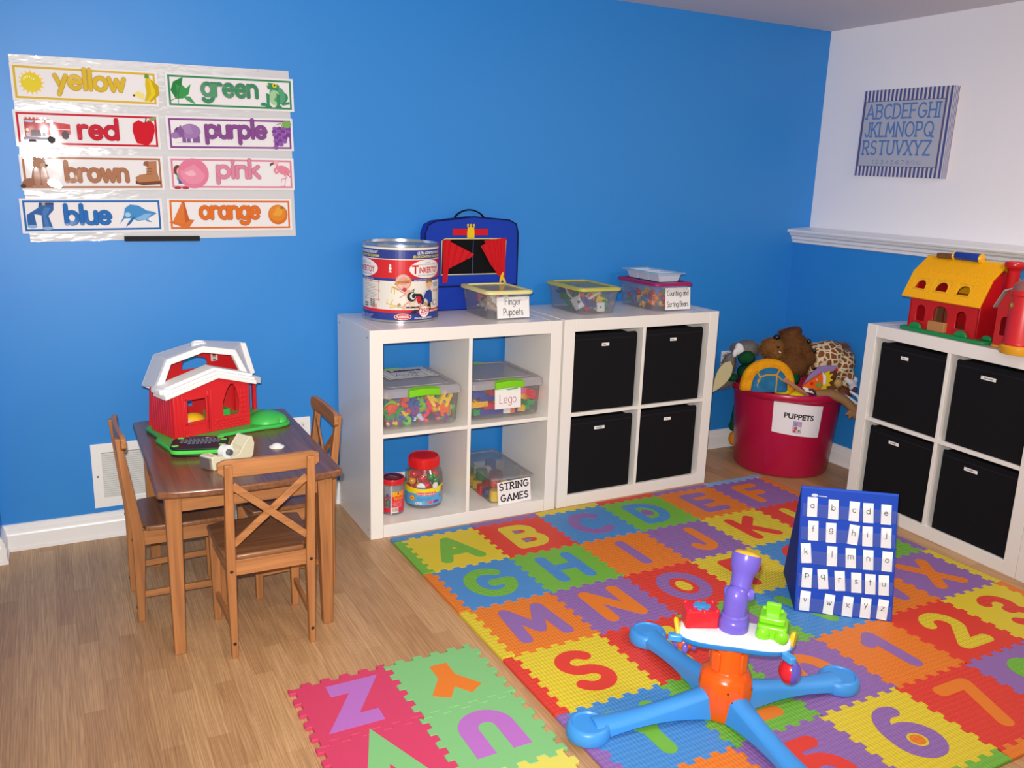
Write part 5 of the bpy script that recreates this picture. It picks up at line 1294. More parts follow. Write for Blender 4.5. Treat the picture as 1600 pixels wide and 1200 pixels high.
# plastic letters
rnd = random.Random(4)
LC = [('#ee5a1e', 'orange'), ('#e8344e', 'red'), ('#f2c81e', 'yellow'), ('#2f9a52', 'green'), ('#2f62b8', 'blue'), ('#8a4a9a', 'purple'), ('#7fc82a', 'lime')]
for i in range(92):
    chh = 'CSBEDRTPKAHGLMNUYX3562'[i % 22]; hx, cn = LC[(i * 3 + i // 7) % 7]
    L, W = layout(chh, .034); mb = MB()
    for poly, lev in stroke_polys(L, .0105, 10):
        mb.prism([(x - W / 2, y - .017) for x, y in poly], -.004 - .00008 * lev, .004 + .00008 * lev)
    o = mb.build('plastic_letter', M(hx, 'plastic', .3), None, smooth=30)
    lay = i / 92
    front = i % 3 != 0
    x = rnd.uniform(.098, .338); y = rnd.uniform(.078, .115) if front else rnd.uniform(.10, .325)
    o.location = (x, y, .431 + .075 * (i * 37 % 92) / 92 * (.55 + .45 * (x - .09) / .25) if front else .428 + .045 * lay)
    o.rotation_euler = (radians(rnd.uniform(35, 95)) if front else rnd.uniform(-.6, .6), rnd.uniform(-.5, .5), rnd.uniform(-1.5, 1.5) if not front else rnd.uniform(-.5, .5)); o.scale = (1.32,) * 3
    tag(o, 'small %s plastic %s in the clear bin with the Letters sign' % (cn, 'letter ' + chh if chh.isalpha() else 'number ' + chh), 'plastic letter', 'plastic letters heaped in the clear bin')
# building bricks
def brick(nx, ny, h=.019):
    mb = MB(); a = .016
    mb.box(-nx * a / 2, nx * a / 2, -ny * a / 2, ny * a / 2, 0, h)
    for i in range(nx):
        for j in range(ny): mb.at(((i - nx / 2 + .5) * a, (j - ny / 2 + .5) * a, h)).lathe([(.005, -.001), (.005, .0035)], 12)
    return mb
rnd = random.Random(12)
BC = [('#2f3f9a', 'blue'), ('#f0b41c', 'yellow'), ('#d8222c', 'red'), ('#2f9a4a', 'green')]
BR = []
for x, z, hx, cn, nx, rz in ((.455, .420, '#2f9a4a', 'green', 2, .1), (.490, .418, '#2f3f9a', 'blue', 4, .05), (.545, .418, '#2f3f9a', 'blue', 3, 0), (.585, .418, '#f3efe6', 'white', 2, .1), (.607, .418, '#e8742a', 'orange', 1, 0), (.628, .418, '#2f3f9a', 'blue', 2, .1), (.645, .420, '#f0b41c', 'yellow', 2, .2), (.672, .422, '#2f9a4a', 'green', 2, -.1), (.690, .440, '#2f9a4a', 'green', 2, .2),
                               (.465, .452, '#f0b41c', 'yellow', 4, -.12), (.51, .440, '#d8222c', 'red', 3, .1), (.5, .475, '#2f3f9a', 'blue', 4, .1), (.53, .495, '#c02030', 'dark red', 3, .2), (.66, .486, '#e8729a', 'pink', 3, .5), (.695, .475, '#d8222c', 'red', 4, .7), (.70, .455, '#d8222c', 'red', 3, 1.0), (.652, .468, '#f0b41c', 'yellow', 2, .6), (.46, .490, '#2f3f9a', 'blue', 3, 0)):
    BR.append((x, .069 + rnd.uniform(0, .012), z, hx, cn, nx, rz, 0))
for i in range(26):
    hx, cn = BC[i % 4]
    BR.append((rnd.uniform(.46, .69), rnd.uniform(.11, .32), .418 + .07 * i / 26, hx, cn, rnd.choice((2, 3, 4)), rnd.uniform(-1, 1), rnd.uniform(-.4, .4)))
for x, y, z, hx, cn, nx, rz, rx in BR:
    o = brick(nx, 2).build('building_brick', M(hx, 'plastic', .28), None, bevel=.0006, seg=1, loc=(x, y, z), rot=(rx, rz * .5, rz))
    o.scale = (1.15,) * 3
    tag(o, 'stud-topped %s building brick, %d studs long, in the bin with the Lego sign' % (cn, nx), 'building brick', 'building bricks in the clear bin')

# jars in the lower left cell
def ring_print(p, R, mb, step=.008): return p.put(mb, lambda x, y, q: ((R + .0004 + q) * sin(x / R), -(R + .0004 + q) * cos(x / R), y), step=step, eps=.00006)
t = thing('toy_jar', 'large clear jar with red screw lid and blue label in the lower left cell', 'jar', (.272, .155, .0505), radians(-20))
MB().lathe([(.060, .0006), (.070, .004), (.0745, .016), (.0745, .125), (.070, .143), (.056, .157), (.054, .166)], 48, cap1=False).build('jar_body', clear_mat('#dfe6ee', .05, 'clear', .2), t)
mb = MB(); mb.lathe([(.060, .160), (.061, .162), (.061, .196), (.057, .202), (.055, .203), (.050, .199), (.010, .199)], 48)
for k in range(48): mb.at((0, 0, 0), (0, 0, 2 * pi * k / 48)).box(.0605, .0618, -.001, .001, .166, .192)
mb.build('screw_lid', M('#dd1f26', 'plastic', .25), t, smooth=30)
p = Pr(); p.rect(-.150, .150, .018, .072, '#58a8dc'); p.polys([[(x, .066), (x + .01, .066), (x + .01, .086 + .010 * abs((x + .01) / .1) ** 2), (x, .086 + .010 * abs(x / .1) ** 2)] for x in [-.15 + .01 * k for k in range(30)]], '#f2dc1e')
p.ell(-.012, .092, .016, .018, '#e9eef6', a0=0, a1=180); p.rect(-.028, .004, .086, .092, '#4a64b4'); p.ell(.046, .096, .0135, .015, '#8f9a98'); p.ell(.046, .096, .012, .0132, '#eef0ec'); p.ell(.046, .096, .009, .010, '#b9c0b8'); p.ell(.046, .096, .0075, .0085, '#e6e9e2')
p.rect(-.030, .050, .058, .071, '#e05a86')
for k, ch in enumerate('snapbeads'): p.rect(-.029 + k * .0087, -.029 + k * .0087 + .0080, .0585, .0705, ['#e07a9a', '#d84a7a', '#c95f94'][k % 3]); p.strokes(ch, -.025 + k * .0087, .0615, .0075, .0013, '#f7f0f2' if k % 2 else '#f4dc5a')
for k in range(3): p.rect(-.028, .04 - k * .01, .049 - k * .0052, .0502 - k * .0052, '#3a78b0')
p.ell(-.048, .047, .0115, .0115, '#d9501e'); p.ell(-.048, .047, .010, .010, '#f0b82a'); p.rect(-.054, -.042, .044, .048, '#c83a2a')
p.rect(-.036, -.010, .022, .031, '#f2f2f0'); p.text('50 pcs', -.023, .024, .006, '#26262c', .02)
for k in range(6): p.ell(.058 - k * .0085 + (8 if 0 else 0), .030 + .003 * (k % 2), .0055, .0055, ['#8a4aa0', '#5a4ab0', '#5a4ab0', '#e06a8a', '#d84a6a', '#e06a8a'][k], n=12)
for k in range(4): p.ell(.075 + .004 * k, .050 + .010 * k, .006, .006, ['#d8602a', '#e0a02a', '#b84a2a', '#8a4a9a'][k], n=12)
mb = MB(); ring_print(p, .0747, mb); mb.build('printed_label', print_mat('glossy_label', .28), t, fix=False, smooth=0)
rnd = random.Random(2)
for i in range(26):
    a = i * 2.4; rr_ = .049 if i % 4 else .025; hx, cn = [('#d8222c', 'red'), ('#e23a22', 'red'), ('#f0a81c', 'yellow'), ('#2f8a3a', 'green'), ('#d8222c', 'red')][i % 5 if i > 6 else (i % 2)]
    z = .066 + .014 + .108 * i / 26
    mb = MB(); mb.ell((0, 0, 0), .0165, n=16, k=10); mb.lathe([(.006, .013), (.0045, .021), (.006, .023), (.003, .026)], 10)
    o = mb.build('snap_bead', M(hx, 'gloss', .2), None, loc=(.272 + rr_ * cos(a), .155 + rr_ * sin(a), z), rot=(rnd.uniform(-2, 2), rnd.uniform(-2, 2), 0))
    tag(o, 'round %s snap-together toy bead inside the red-lidded jar' % cn, 'toy bead', '%s beads in the red-lidded jar' % cn)
t = thing('small_jar', 'small clear jar with red lid and red bug label, left of the large jar', 'jar', (.128, .118, .0505), radians(-40))
MB().lathe([(.036, .0006), (.043, .003), (.044, .010), (.044, .128)], 40, cap1=False).build('jar_body', clear_mat('#d8d8de', .08, 'clear', .2), t)
MB().lathe([(.0455, .122), (.046, .124), (.046, .140), (.0445, .143), (.042, .1425), (.040, .1405)], 40).build('lid_band', M('#d41f2c', 'plastic', .3), t, smooth=30)
p = Pr(); p.ell(0, 0, .040, .040, '#5a2440'); p.poly([(-.03, -.02), (.02, -.034), (.034, .0), (-.005, .012)], '#8a3a34'); p.poly([(-.028, .0), (.0, .012), (-.012, .034), (-.034, .018)], '#3a3560'); p.line([(-.02, .01), (.022, .0)], .006, '#c88a3a'); p.line([(-.02, -.018), (.018, .022)], .004, '#8a5a8a')
mb = MB(); p.put(mb, lambda x, y, q: (x, y, .1428 + q)); mb.build('lid_print', print_mat('glossy_label', .28), t, fix=False, smooth=0)
p = Pr(); p.poly([(.012, .012), (.075, .012), (.075, .100), (.014, .088), (.012, .06)], '#d8223a'); p.poly([(.012, .012), (-.12, .012), (-.12, .03), (.012, .03)], '#d8223a')
p.rect(.008, .0115, .004, .120, '#e9e6e8'); p.text('BUG', .040, .078, .018, '#f2b41e', .05); p.text('MANIA', .042, .062, .014, '#ee8a1e', .05, width=.042)
for k in range(5): p.rect(.016 + .003 * (k % 2), .055, .055 - k * .0052, .0564 - k * .0052, '#f0a0a8')
p.rect(.0118, .038, .012, .032, '#e6ddd0')
for k in range(11): p.rect(.014 + k * .002, .014 + k * .002 + (.0006 if k % 3 else .0013), .016, .030, '#2a2426')
mb = MB(); ring_print(p, .0442, mb, .006); mb.build('printed_label', print_mat('glossy_label', .28), t, fix=False, smooth=0)
for i in range(18):
    a = i * 2.4; hx, cn = [('#2f8a5a', 'green'), ('#c02a4a', 'red'), ('#5a3a6a', 'purple'), ('#4a5a8a', 'blue')][i % 4]
    mb = MB(); mb.ell((0, 0, 0), (.012, .007, .006), n=12, k=8).ell((.013, 0, .001), (.005, .005, .004), n=10, k=6)
    for k in (-1, 0, 1):
        for s in (-1, 1): mb.tube([(k * .006, s * .004, -.002), (k * .007, s * .011, -.001), (k * .008, s * .015, -.007)], .001, 5)
    o = mb.build('plastic_bug', M(hx, 'gloss', .25), None, loc=(.128 + .026 * cos(a), .118 + .026 * sin(a), .064 + .045 * i / 18), rot=(a, a * .7, a))
    tag(o, 'tiny %s plastic bug in the small red-lidded jar' % cn, 'toy bug', '%s plastic bugs in the small jar' % cn)

# clear box of lacing toys in the lower right cell
t = thing('lidded_bin', 'clear gray lidded box with STRING GAMES sign in the lower right cell', 'clear bin', (.600, .197, .0505), 0, 'clear box in the lower right cell')
w, d, h = .180, .340, .108
q = lambda k, z: [(-w / 2 * k, -d / 2 * k, z), (w / 2 * k, -d / 2 * k, z), (w / 2 * k, d / 2 * k, z), (-w / 2 * k, d / 2 * k, z)]
mb = MB(); mb.loft([q(.92, .0006), q(.99, h - .008), q(1.03, h - .007), q(1.03, h)], cap=False); mb.add(q(.92, .0008), [(0, 1, 2, 3)])
mb.build('box_body', clear_mat('#d9dde0', .12), t, fix=False, smooth=0)
mb = MB(); mb.loft([q(1.06, h - .004), q(1.06, h + .004), q(1.0, h + .006), q(.9, h + .006), q(.88, h + .003)], cap=False); mb.add(q(.88, h + .003), [(0, 1, 2, 3)])
mb.build('lid', clear_mat('#c4c6ca', .34, 'lid', .25, .15), t, fix=False, smooth=0)
paper_sign(t, .150, .094, [('STRING', .130), ('GAMES', .122)], (.012, -.174, .046), (radians(-6), radians(-2), 0), font='serif', hgt=.026, sw=.0052, ink='#15131a')
def lace_block(kind):
    if kind == 0: return MB().prism([(.024 * cos(2 * pi * k / 16), .024 * sin(2 * pi * k / 16)) for k in range(16)], -.022, .022)
    if kind == 1: return MB().box(-.019, .019, -.019, .019, -.019, .019)
    return MB().ell((0, 0, 0), .021, n=18, k=12)
rnd = random.Random(8)
for i, (x, y, z, hx, cn, kd) in enumerate(((.546, .064, .076, '#f0cc1a', 'yellow', 0), (.532, .150, .074, '#d8332a', 'red', 1), (.534, .110, .074, '#4a4a8a', 'dark blue', 2), (.540, .215, .075, '#e8c21c', 'yellow', 1), (.536, .270, .075, '#e8c21c', 'yellow', 0), (.545, .07, .125, '#c8302a', 'red', 2), (.60, .08, .076, '#c8302a', 'red', 1), (.65, .09, .076, '#2f8a4a', 'green', 0), (.59, .14, .078, '#4a5a9a', 'blue', 1), (.64, .17, .076, '#e8c21c', 'yellow', 2), (.59, .22, .076, '#c8302a', 'red', 0), (.65, .25, .076, '#2f62b0', 'blue', 1), (.60, .30, .076, '#4a5a9a', 'blue', 2), (.54, .30, .118, '#3f8a4a', 'green', 1), (.55, .20, .120, '#3f8a4a', 'green', 0), (.60, .17, .120, '#7a3a4a', 'maroon', 1), (.59, .23, .122, '#e6e4e0', 'white', 2), (.64, .30, .118, '#2f62b0', 'blue', 0))):
    o = lace_block(kd).build('lacing_bead', M(hx, 'plastic', .35), None, bevel=.003, loc=(x, y, z), rot=(0, 0, rnd.uniform(0, 1.5)))
    tag(o, '%s wooden lacing %s in the clear box with the STRING GAMES sign' % (cn, ['cylinder bead', 'cube bead', 'ball bead'][kd]), 'lacing bead', 'beads in the string games box')
# ------------------------------------------------------------------ toddler activity stand on the mat
t = thing('activity_stand', 'orange and blue toddler activity toy stand on four spreading legs on the foam mat', 'activity toy', (.468, -1.405, TZ + .0004), 0)
ORG = M('#ee5d10', 'plastic', .22); BLU = M('#3f93e0', 'plastic', .38)
MB().lathe([(.052, .002), (.058, .004), (.061, .02), (.069, .075), (.066, .112), (.058, .126), (.047, .132), (.046, .137), (.044, .205)], 10, a0=.3).build('column', ORG, t, bevel=.003, smooth=50)
for a in (.2, 1.77, 3.34, 4.91):
    MB().at((.046 * cos(a), .046 * sin(a), 0), (0, 0, a)).box(-.004, .006, -.012, .012, .137, .19).build('neck_rib', ORG, t, bevel=.003)
mb = MB()
for a, z in ((-2.0, .07), (-1.2, .055), (-1.0, .09), (-2.2, .095), (-1.35, .03)): mb.at((.064 * cos(a), .064 * sin(a), z), (0, pi / 2, a)).lathe([(.003, -.004), (.003, .005)], 8)
mb.build('screw_hole', M('#7a2a0c', 'matte'), t)
for ang in (169.6, 84.6, -6.6, -95.2):
    n = 18; rings = []
    for i in range(n + 1):
        u = i / n; r = .035 + u * .325
        top = .052 * (1 - u) ** 1.6 + .034 + .006 * u * u; bot = .004 + .014 * sin(pi * u) * (1 if u > .1 else 0)
        w = .030 - .006 * sin(pi * min(1, u * 1.1)) + .004 * u
        rings.append([(r, -w, bot), (r, w, bot), (r, w * .96, top - .012), (r, w * .62, top - .002), (r, 0, top + .002), (r, -w * .62, top - .002), (r, -w * .96, top - .012)])
    lg = MB().at((0, 0, 0), (0, 0, radians(ang))).loft(rings).build('leg', BLU, t, bevel=.002, smooth=50)
    m_ = MB().at((.372 * cos(radians(ang)), .372 * sin(radians(ang)), 0), (0, 0, radians(ang)))
    m_.lathe([(.047, 0), (.054, .003), (.056, .012), (.053, .030), (.048, .036), (.043, .037), (.040, .033), (.018, .033), (.001, .034)], 36)
    m_.build('foot_pad', BLU, lg, smooth=50)
# tray: blue underside and white top, bone-shaped
PR = radians(-40); ex = Vector((cos(PR), sin(PR), 0)); ey = Vector((-sin(PR), cos(PR), 0)); pc = Vector((.012, -.002, 0))
def bone(L, w, waist, k=40):
    P = []
    for i in range(k):
        a = 2 * pi * i / k; x = L * cos(a); sx = abs(x) / L
        ww = w * (waist + (1 - waist) * min(1, sx * 1.35)); y = sin(a)
        P.append((x, ww * (abs(y) ** .62) * (1 if y >= 0 else -1)))
    return P
T_ = (pc.x, pc.y, 0)
mb = MB().at(T_, (0, 0, PR)); mb.loft([[(x, y, .196) for x, y in bone(.132, .054, .85)], [(x, y, .203) for x, y in bone(.140, .062, .85)], [(x, y, .214) for x, y in bone(.142, .064, .85)]])
mb.build('tray_base', M('#2f8fd8', 'plastic', .3), t, smooth=50)
mb = MB().at(T_, (0, 0, PR)); mb.loft([[(x, y, .214) for x, y in bone(.138, .061, .85)], [(x, y, .226) for x, y in bone(.137, .060, .85)], [(x, y, .233) for x, y in bone(.130, .054, .85)], [(x, y, .235) for x, y in bone(.115, .044, .85)]])
mb.build('tray_top', M('#f4f2f4', 'plastic', .2), t, smooth=50)
def pt(a, b, z): v = pc + ex * a + ey * b; return (v.x, v.y, z)
for a, b, r in ((-.142, -.030, 0), (.130, -.058, -.9)):
    MB().at(pt(a, b, .206), (0, 0, PR + r)).prism(rrect(-.020, .016, -.010, .010, .007), -.008, .010).build('corner_tab', M('#3a9ae0', 'plastic', .3), t, bevel=.003)
# purple periscope with yellow lens
PUR = M('#6f5fc8', 'plastic', .25)
b0 = pt(-.004, .004, 0)
mb = MB().at(b0); mb.lathe([(.0345, .233), (.0375, .236), (.0375, .256), (.0355, .262), (.034, .264), (.0335, .274), (.0295, .278), (.0295, .318), (.027, .334), (.019, .346), (.004, .351)], 32)
pp = mb.build('periscope_body', PUR, t, smooth=40)
A0 = Vector(b0) + Vector((0, 0, .280)); A1 = A0 + ex * .020 + ey * .050 + Vector((0, 0, .136))
mb = MB(); d_ = (A1 - A0)
sec = [(0, .022), (.15, .0265), (.45, .0255), (.62, .0265), (.70, .030), (.76, .0345), (.94, .0375), (1.0, .036)]
mb.tube([tuple(A0 + d_ * k) for k, r in sec], [r for k, r in sec], 32); mb.build('periscope_tube', PUR, t, smooth=40)
mb = MB(); mb.at(tuple(A1 - d_ * .01), d_.to_track_quat('Z', 'Y').to_euler()).ell((0, 0, 0), (.0325, .0325, .011)); mb.build('lens', M('#f2b91e', 'gloss', .2), t)
for s in (-1, 1):
    c_ = A0 + d_ * .32 + ex * (.027 * s)
    MB().at(tuple(c_), (0, s * pi / 2, PR)).lathe([(.016, -.006), (.0165, .004), (.013, .009), (.006, .010)], 24).build('hinge_knob', PUR, t, smooth=40)
# red music block with a blue gear emblem
mb = MB().at(pt(-.085, .010, 0), (0, 0, PR + .25)); mb.prism(rrect(-.044, .040, -.030, .030, .008), .228, .280)
for x, y in ((-.036, -.024), (.034, -.024), (-.036, .024), (.034, .024), (0, .028), (0, -.028)): mb.lathe([(.0065, .228), (.0065, .272), (.005, .277), (.002, .279)], 14) if 0 else mb.ell((x, y, .280), (.0065, .0065, .006), n=14, k=8)
rb = mb.build('red_block', M('#e02430', 'plastic', .25), t, bevel=.003)
mb = MB().at(pt(-.085, .010, 0), (0, 0, PR + .25))
for k in range(6): mb.at(pt(-.085, .010, 0), (0, 0, PR + .25 + k * pi / 3)).prism(rrect(.008, .022, -.0055, .0055, .003), .279, .2835)
mb.at(pt(-.085, .010, 0), (0, 0, PR)).lathe([(.013, .279), (.013, .2845), (.005, .2855)], 24)
mb.build('gear_emblem', M('#3f9ad8', 'plastic', .3), rb)
# green tractor-like seat block
LG = M('#7ed321', 'plastic', .25)
T2_ = (pt(.090, .004, 0), (0, 0, PR - .15))
mb = MB().at(*T2_); mb.prism(rrect(-.036, .036, -.034, .034, .010), .226, .268); mb.prism(rrect(-.034, .030, -.024, .032, .008), .268, .286)
for s in (-1, 1): mb.ell((.002 + s * .022, -.032, .244), (.018, .013, .020), n=18, k=10)
gb = mb.build('green_block', LG, t, bevel=.004, smooth=50)
mb = MB().at(*T2_); mb.box(-.020, .016, -.007, .007, .282, .318); mb.ell((-.023, 0, .300), .006, n=12, k=8).ell((.019, 0, .298), .006, n=12, k=8)
mb.build('flip_seat', LG, gb, bevel=.004)
# yellow wheels, hanging rattles
MB().at(pt(.143, .010, .222), (pi / 2, 0, PR + pi / 2 - .3)).lathe([(.010, -.005), (.019, -.005), (.021, 0), (.019, .005), (.010, .005)], 24).build('yellow_wheel', M('#f3c31a', 'plastic', .3), t)
mb = MB(); mb.tube([pt(-.138 - .008 * sin(pi * k / 8), -.012 + .040 * k / 8 - .01, .212 + .030 * sin(pi * k / 8)) for k in range(9)], .006, 10); mb.build('yellow_loop', M('#f3c31a', 'plastic', .3), t)
c_ = pt(.136, -.046, .166)
for s, hx, nm in ((-1, '#d8222e', 'ball_half'), (1, '#5f55b8', 'ball_half')):
    mb = MB().at(c_, (0, 0, PR + .2)); mb.ell((0, 0, 0), (.027, .030, .033), n=28, k=16)
    mb.f = [f for f in mb.f if s * sum((Vector(mb.v[i]) - Vector(c_)).dot(ex) for i in f) >= -.0005 * 4]; mb.m = [0] * len(mb.f); mb.c = [None] * len(mb.f)
    mb.build('hanging_ball', M(hx, 'plastic', .2), t, fix=False)
MB().tube([pt(.136, -.046, .197), pt(.134, -.046, .207)], .004, 8).build('ball_cord', M('#d8d8d8', 'plastic'), t)
mb = MB().at(pt(-.118, .004, .178)); mb.ell((0, 0, 0), (.024, .020, .020), n=20); mb.build('hanging_drum', ORG, t)
for k in range(4): MB().at(pt(-.118 + .022 * cos(k * 1.57), .004 + .020 * sin(k * 1.57), .172)).ell((0, 0, 0), (.009, .009, .014), n=14).build('drum_petal', PUR, t)

# ------------------------------------------------------------------ blue tabletop pocket chart with letter cards
EA = atan2(-.613, .79); EL = .296; ED = .120; EH = .374; EB = .285
t = thing('letter_easel', 'blue standing pocket chart easel with rows of white letter cards on the foam mat', 'easel', (1.047, -1.081, TZ + .0004), (0, 0, EA))
EBL = M('#1d46b4', 'fabric', .6)
th = .004
sl = atan2(EH, ED); SLEN = math.hypot(EH, ED)
mb = MB(); mb.add([(0, 0, 0), (EL, 0, 0), (EL, ED, EH), (0, ED, EH), (0, th, 0), (EL, th, 0), (EL, ED + th, EH), (0, ED + th, EH)], [(0, 1, 2, 3), (7, 6, 5, 4), (0, 4, 5, 1), (1, 5, 6, 2), (2, 6, 7, 3), (3, 7, 4, 0)])
mb.build('front_panel', EBL, t, bevel=.0015)
mb = MB(); mb.add([(0, EB, 0), (EL, EB, 0), (EL, ED + 2 * th, EH), (0, ED + 2 * th, EH), (0, EB + th, 0), (EL, EB + th, 0), (EL, ED + 3 * th, EH), (0, ED + 3 * th, EH)], [(0, 1, 2, 3), (7, 6, 5, 4), (0, 4, 5, 1), (1, 5, 6, 2), (2, 6, 7, 3), (3, 7, 4, 0)])
mb.build('back_panel', EBL, t, bevel=.0015)
for x in (0, EL - .003):
    mb = MB(); mb.loft([[(xx, .006, .001), (xx, EB, .001), (xx, ED + .008, EH - .003)] for xx in (x, x + .003)]); mb.build('side_gusset', M('#163a94', 'fabric', .7), t)
MB().box(.003, EL - .003, .01, EB - .003, .001, .004).build('floor_panel', EBL, t)
mb = MB(); mb.tube([(0, ED + .006, EH), (EL, ED + .006, EH)], .006, 10); mb.build('top_binding', M('#2a55c8', 'fabric', .6), t)
def ep(u, v, o): # along, up the slope (0..1), out from the panel
    return (u * EL, v * ED - o * sin(sl), v * EH + o * cos(sl) * 1.0)
for k in range(5):
    v0 = .012 + k * .1905; v1 = v0 + .105
    mb = MB(); n = 12
    vs = []
    for j, v in enumerate((v0, (v0 + v1) / 2, v1)):
        for i in range(n + 1): vs.append(ep(.02 + .965 * i / n, v, .0022 + .0012 * j + .0008 * sin(i * 2.1 + k)))
    mb.add(vs, [(j * (n + 1) + i, j * (n + 1) + i + 1, (j + 1) * (n + 1) + i + 1, (j + 1) * (n + 1) + i) for j in range(2) for i in range(n)])
    mb.build('clear_pocket', clear_mat('#b8c8f0', .06, 'pocket', .25, .12), t, fix=False)
mb = MB(); p = Pr(); p.ell(0, .002, .010, .005, '#c8d2ec'); p.rect(.012, .038, -.001, .002, '#aebce0')
p.put(mb, lambda x, y, q: ep((.14 * EL + x) / EL, .945 + y / SLEN, .0006 + q)); mb.build('maker_mark', print_mat('printed_paper', .6), t, fix=False)
CP = dict(a=(.121, .853, -1), b=(.341, .849, -1), c=(.556, .848, 1), d=(.701, .846, -2), e=(.883, .846, -1), f=(.145, .662, -2), g=(.33, .659, -2), h=(.562, .66, 5), i=(.706, .658, -2), j=(.895, .66, -1), k=(.085, .475, -6), l=(.354, .471, -2), m=(.546, .471, -3), n=(.726, .47, -2), o=(.918, .472, 0),
          p=(.108, .278, 0), q=(.275, .28, -6), r=(.449, .28, -5), s=(.618, .279, -3), t=(.761, .279, -2), u=(.897, .281, -2), v=(.103, .092, 2), w=(.351, .085, 5), x=(.543, .084, 3), y=(.726, .086, 2), z=(.898, .088, 5))
Mw = t.matrix_basis if False else Matrix.LocRotScale(t.location, t.rotation_euler, None)
ROWS = {}
for ch, (u, v, r) in CP.items():
    p = Pr(); W2, H2 = .0155, .0312
    p.rect(-W2, W2, -H2, H2, '#f3f2f2')
    p.strokes(ch, 0, -.003 if ch not in 'gjpqy' else .002, .0185, .0021, '#232126', gap=.2)
    mb = MB(); mb.box(-W2, W2, 0, .0004, -H2, H2, 0, lin('#f3f2f2')); p.put(mb, lambda x, y, q: (x, -.0002 - q, y), eps=.00015)
    loc = Mw @ Vector(ep(u, v, .0014))
    o = mb.build('letter_card', print_mat('printed_paper', .6), None, fix=False, smooth=0, loc=loc)
    o.rotation_euler = (Matrix.Rotation(EA, 3, 'Z') @ Matrix.Rotation(-(pi / 2 - sl), 3, 'X') @ Matrix.Rotation(radians(r), 3, 'Y')).to_euler()
    row = ['bottom', 'fourth', 'third', 'second', 'top'][int((v + .02) * 5.2)] if v < .9 else 'top'
    tag(o, 'white card with lowercase letter %s in the %s row of the blue easel' % (ch, row), 'letter card', 'letter cards in the blue easel')
# ------------------------------------------------------------------ magenta tub of puppets in the corner
TX, TY = 2.118, .078
VA = atan2(-.464, .886)
MAG = M('#b3123f', 'plastic', .3)
t = thing('puppet_tub', 'magenta plastic tub with a PUPPETS sign, full of plush puppets, in the room corner', 'tub', (TX, TY, 0), VA)
MB().lathe([(.190, .0008), (.212, .004), (.220, .016), (.250, .372), (.258, .374), (.264, .380), (.267, .398), (.264, .407), (.256, .410), (.249, .404), (.214, .03), (.01, .022)], 72).build('tub_body', MAG, t, smooth=35)
mb = MB()
for z in (.384, .392): mb.lathe([(.2655, z - .002), (.2685, z), (.2655, z + .002)], 64, cap0=False, cap1=False)
mb.build('rim_ridge', MAG, t)
# paper sign wrapped on the front
p = Pr(); p.rect(-.112, .112, -.076, .076, '#ece9ee'); p.text('PUPPETS', .004, .004, .025, '#1d1a22', .035, width=.135)
p.rect(-.020, .020, -.062, -.006, '#a99ac8'); p.rect(-.018, .018, -.060, -.030, '#d8c0c8')
for x, y, r, c in ((-.008, -.022, .007, '#7a8fd0'), (.008, -.020, .006, '#d89ab0'), (-.006, -.040, .008, '#c84a5a'), (.008, -.038, .008, '#d8e0ea'), (.010, -.050, .005, '#4a9a6a'), (-.010, -.054, .006, '#c8404a'), (.002, -.030, .004, '#e8c8a0')): p.ell(x, y, r, r, c, n=14)
mb = MB(); zc = .292; phi0 = -.075
def tw(x, y, q):
    z = zc + y - x * .09; R = .220 + .030 * (z - .016) / .356 + .0015 + q
    a = phi0 + x / .243
    return (R * sin(a), -R * cos(a), z)
p.put(mb, tw, step=.015, eps=.0002); mb.build('paper_sign', print_mat('printed_paper', .6), t, fix=False, smooth=0)

K = .00307
def L3(px, py, d): return Vector(((px - 1244) * K, d, .41 + (600 - py) * K - .21 * d))
def puppet(name, label, cat='puppet'): return thing(name, label, cat, (TX, TY, 0), VA, 'plush puppets heaped in the magenta tub')
def blob(parent, name, mat, parts, vs=.006, sm=5):
    mb = MB()
    for c, r, *rot in parts: mb.ell(c, r, rot[0] if rot else (0, 0, 0), n=24, k=14)
    return remesh(mb.build(name, mat, parent), vs, sm)
def fuzz(parent, name, mat, parts, n, ln, seed=1, root=.0016):
    """short tufts of fur standing out of a set of ellipsoids"""
    rnd = random.Random(seed); mb = MB()
    for i in range(n):
        c, r = parts[i % len(parts)][:2]; r = Vector(r if hasattr(r, '__len__') else (r, r, r)); c = Vector(c)
        d = Vector((rnd.gauss(0, 1), rnd.gauss(0, 1), rnd.gauss(0, 1))).normalized()
        q = c + Vector((d.x * r.x, d.y * r.y, d.z * r.z))
        if any(j != i % len(parts) and sum(((q[k] - pj[0][k]) / (pj[1][k] if hasattr(pj[1], '__len__') else pj[1])) ** 2 for k in range(3)) < .95 for j, pj in enumerate(parts)): continue
        nr = Vector((d.x / r.x, d.y / r.y, d.z / r.z)).normalized()
        s = nr.cross(Vector((rnd.gauss(0, 1), rnd.gauss(0, 1), rnd.gauss(0, 1)))).normalized()
        tip = q + nr * ln * rnd.uniform(.6, 1.2) + s * ln * .5 + Vector((0, 0, -ln * .35))
        w_ = s.cross(nr) * root
        mb.add([q - nr * .003 + w_, q - nr * .003 - w_, tip], [(0, 1, 2)])
    return mb.build(name, mat, parent, fix=False, smooth=0)
BRN = M('#7a4f2c', 'fur'); DRB = M('#5b3526', 'fur'); GRY = M('#77706e', 'fur'); GRN2 = M('#174a2c', 'fur'); BKM = M('#121114', 'fabric'); WHF = M('#e4e2e6', 'fabric')
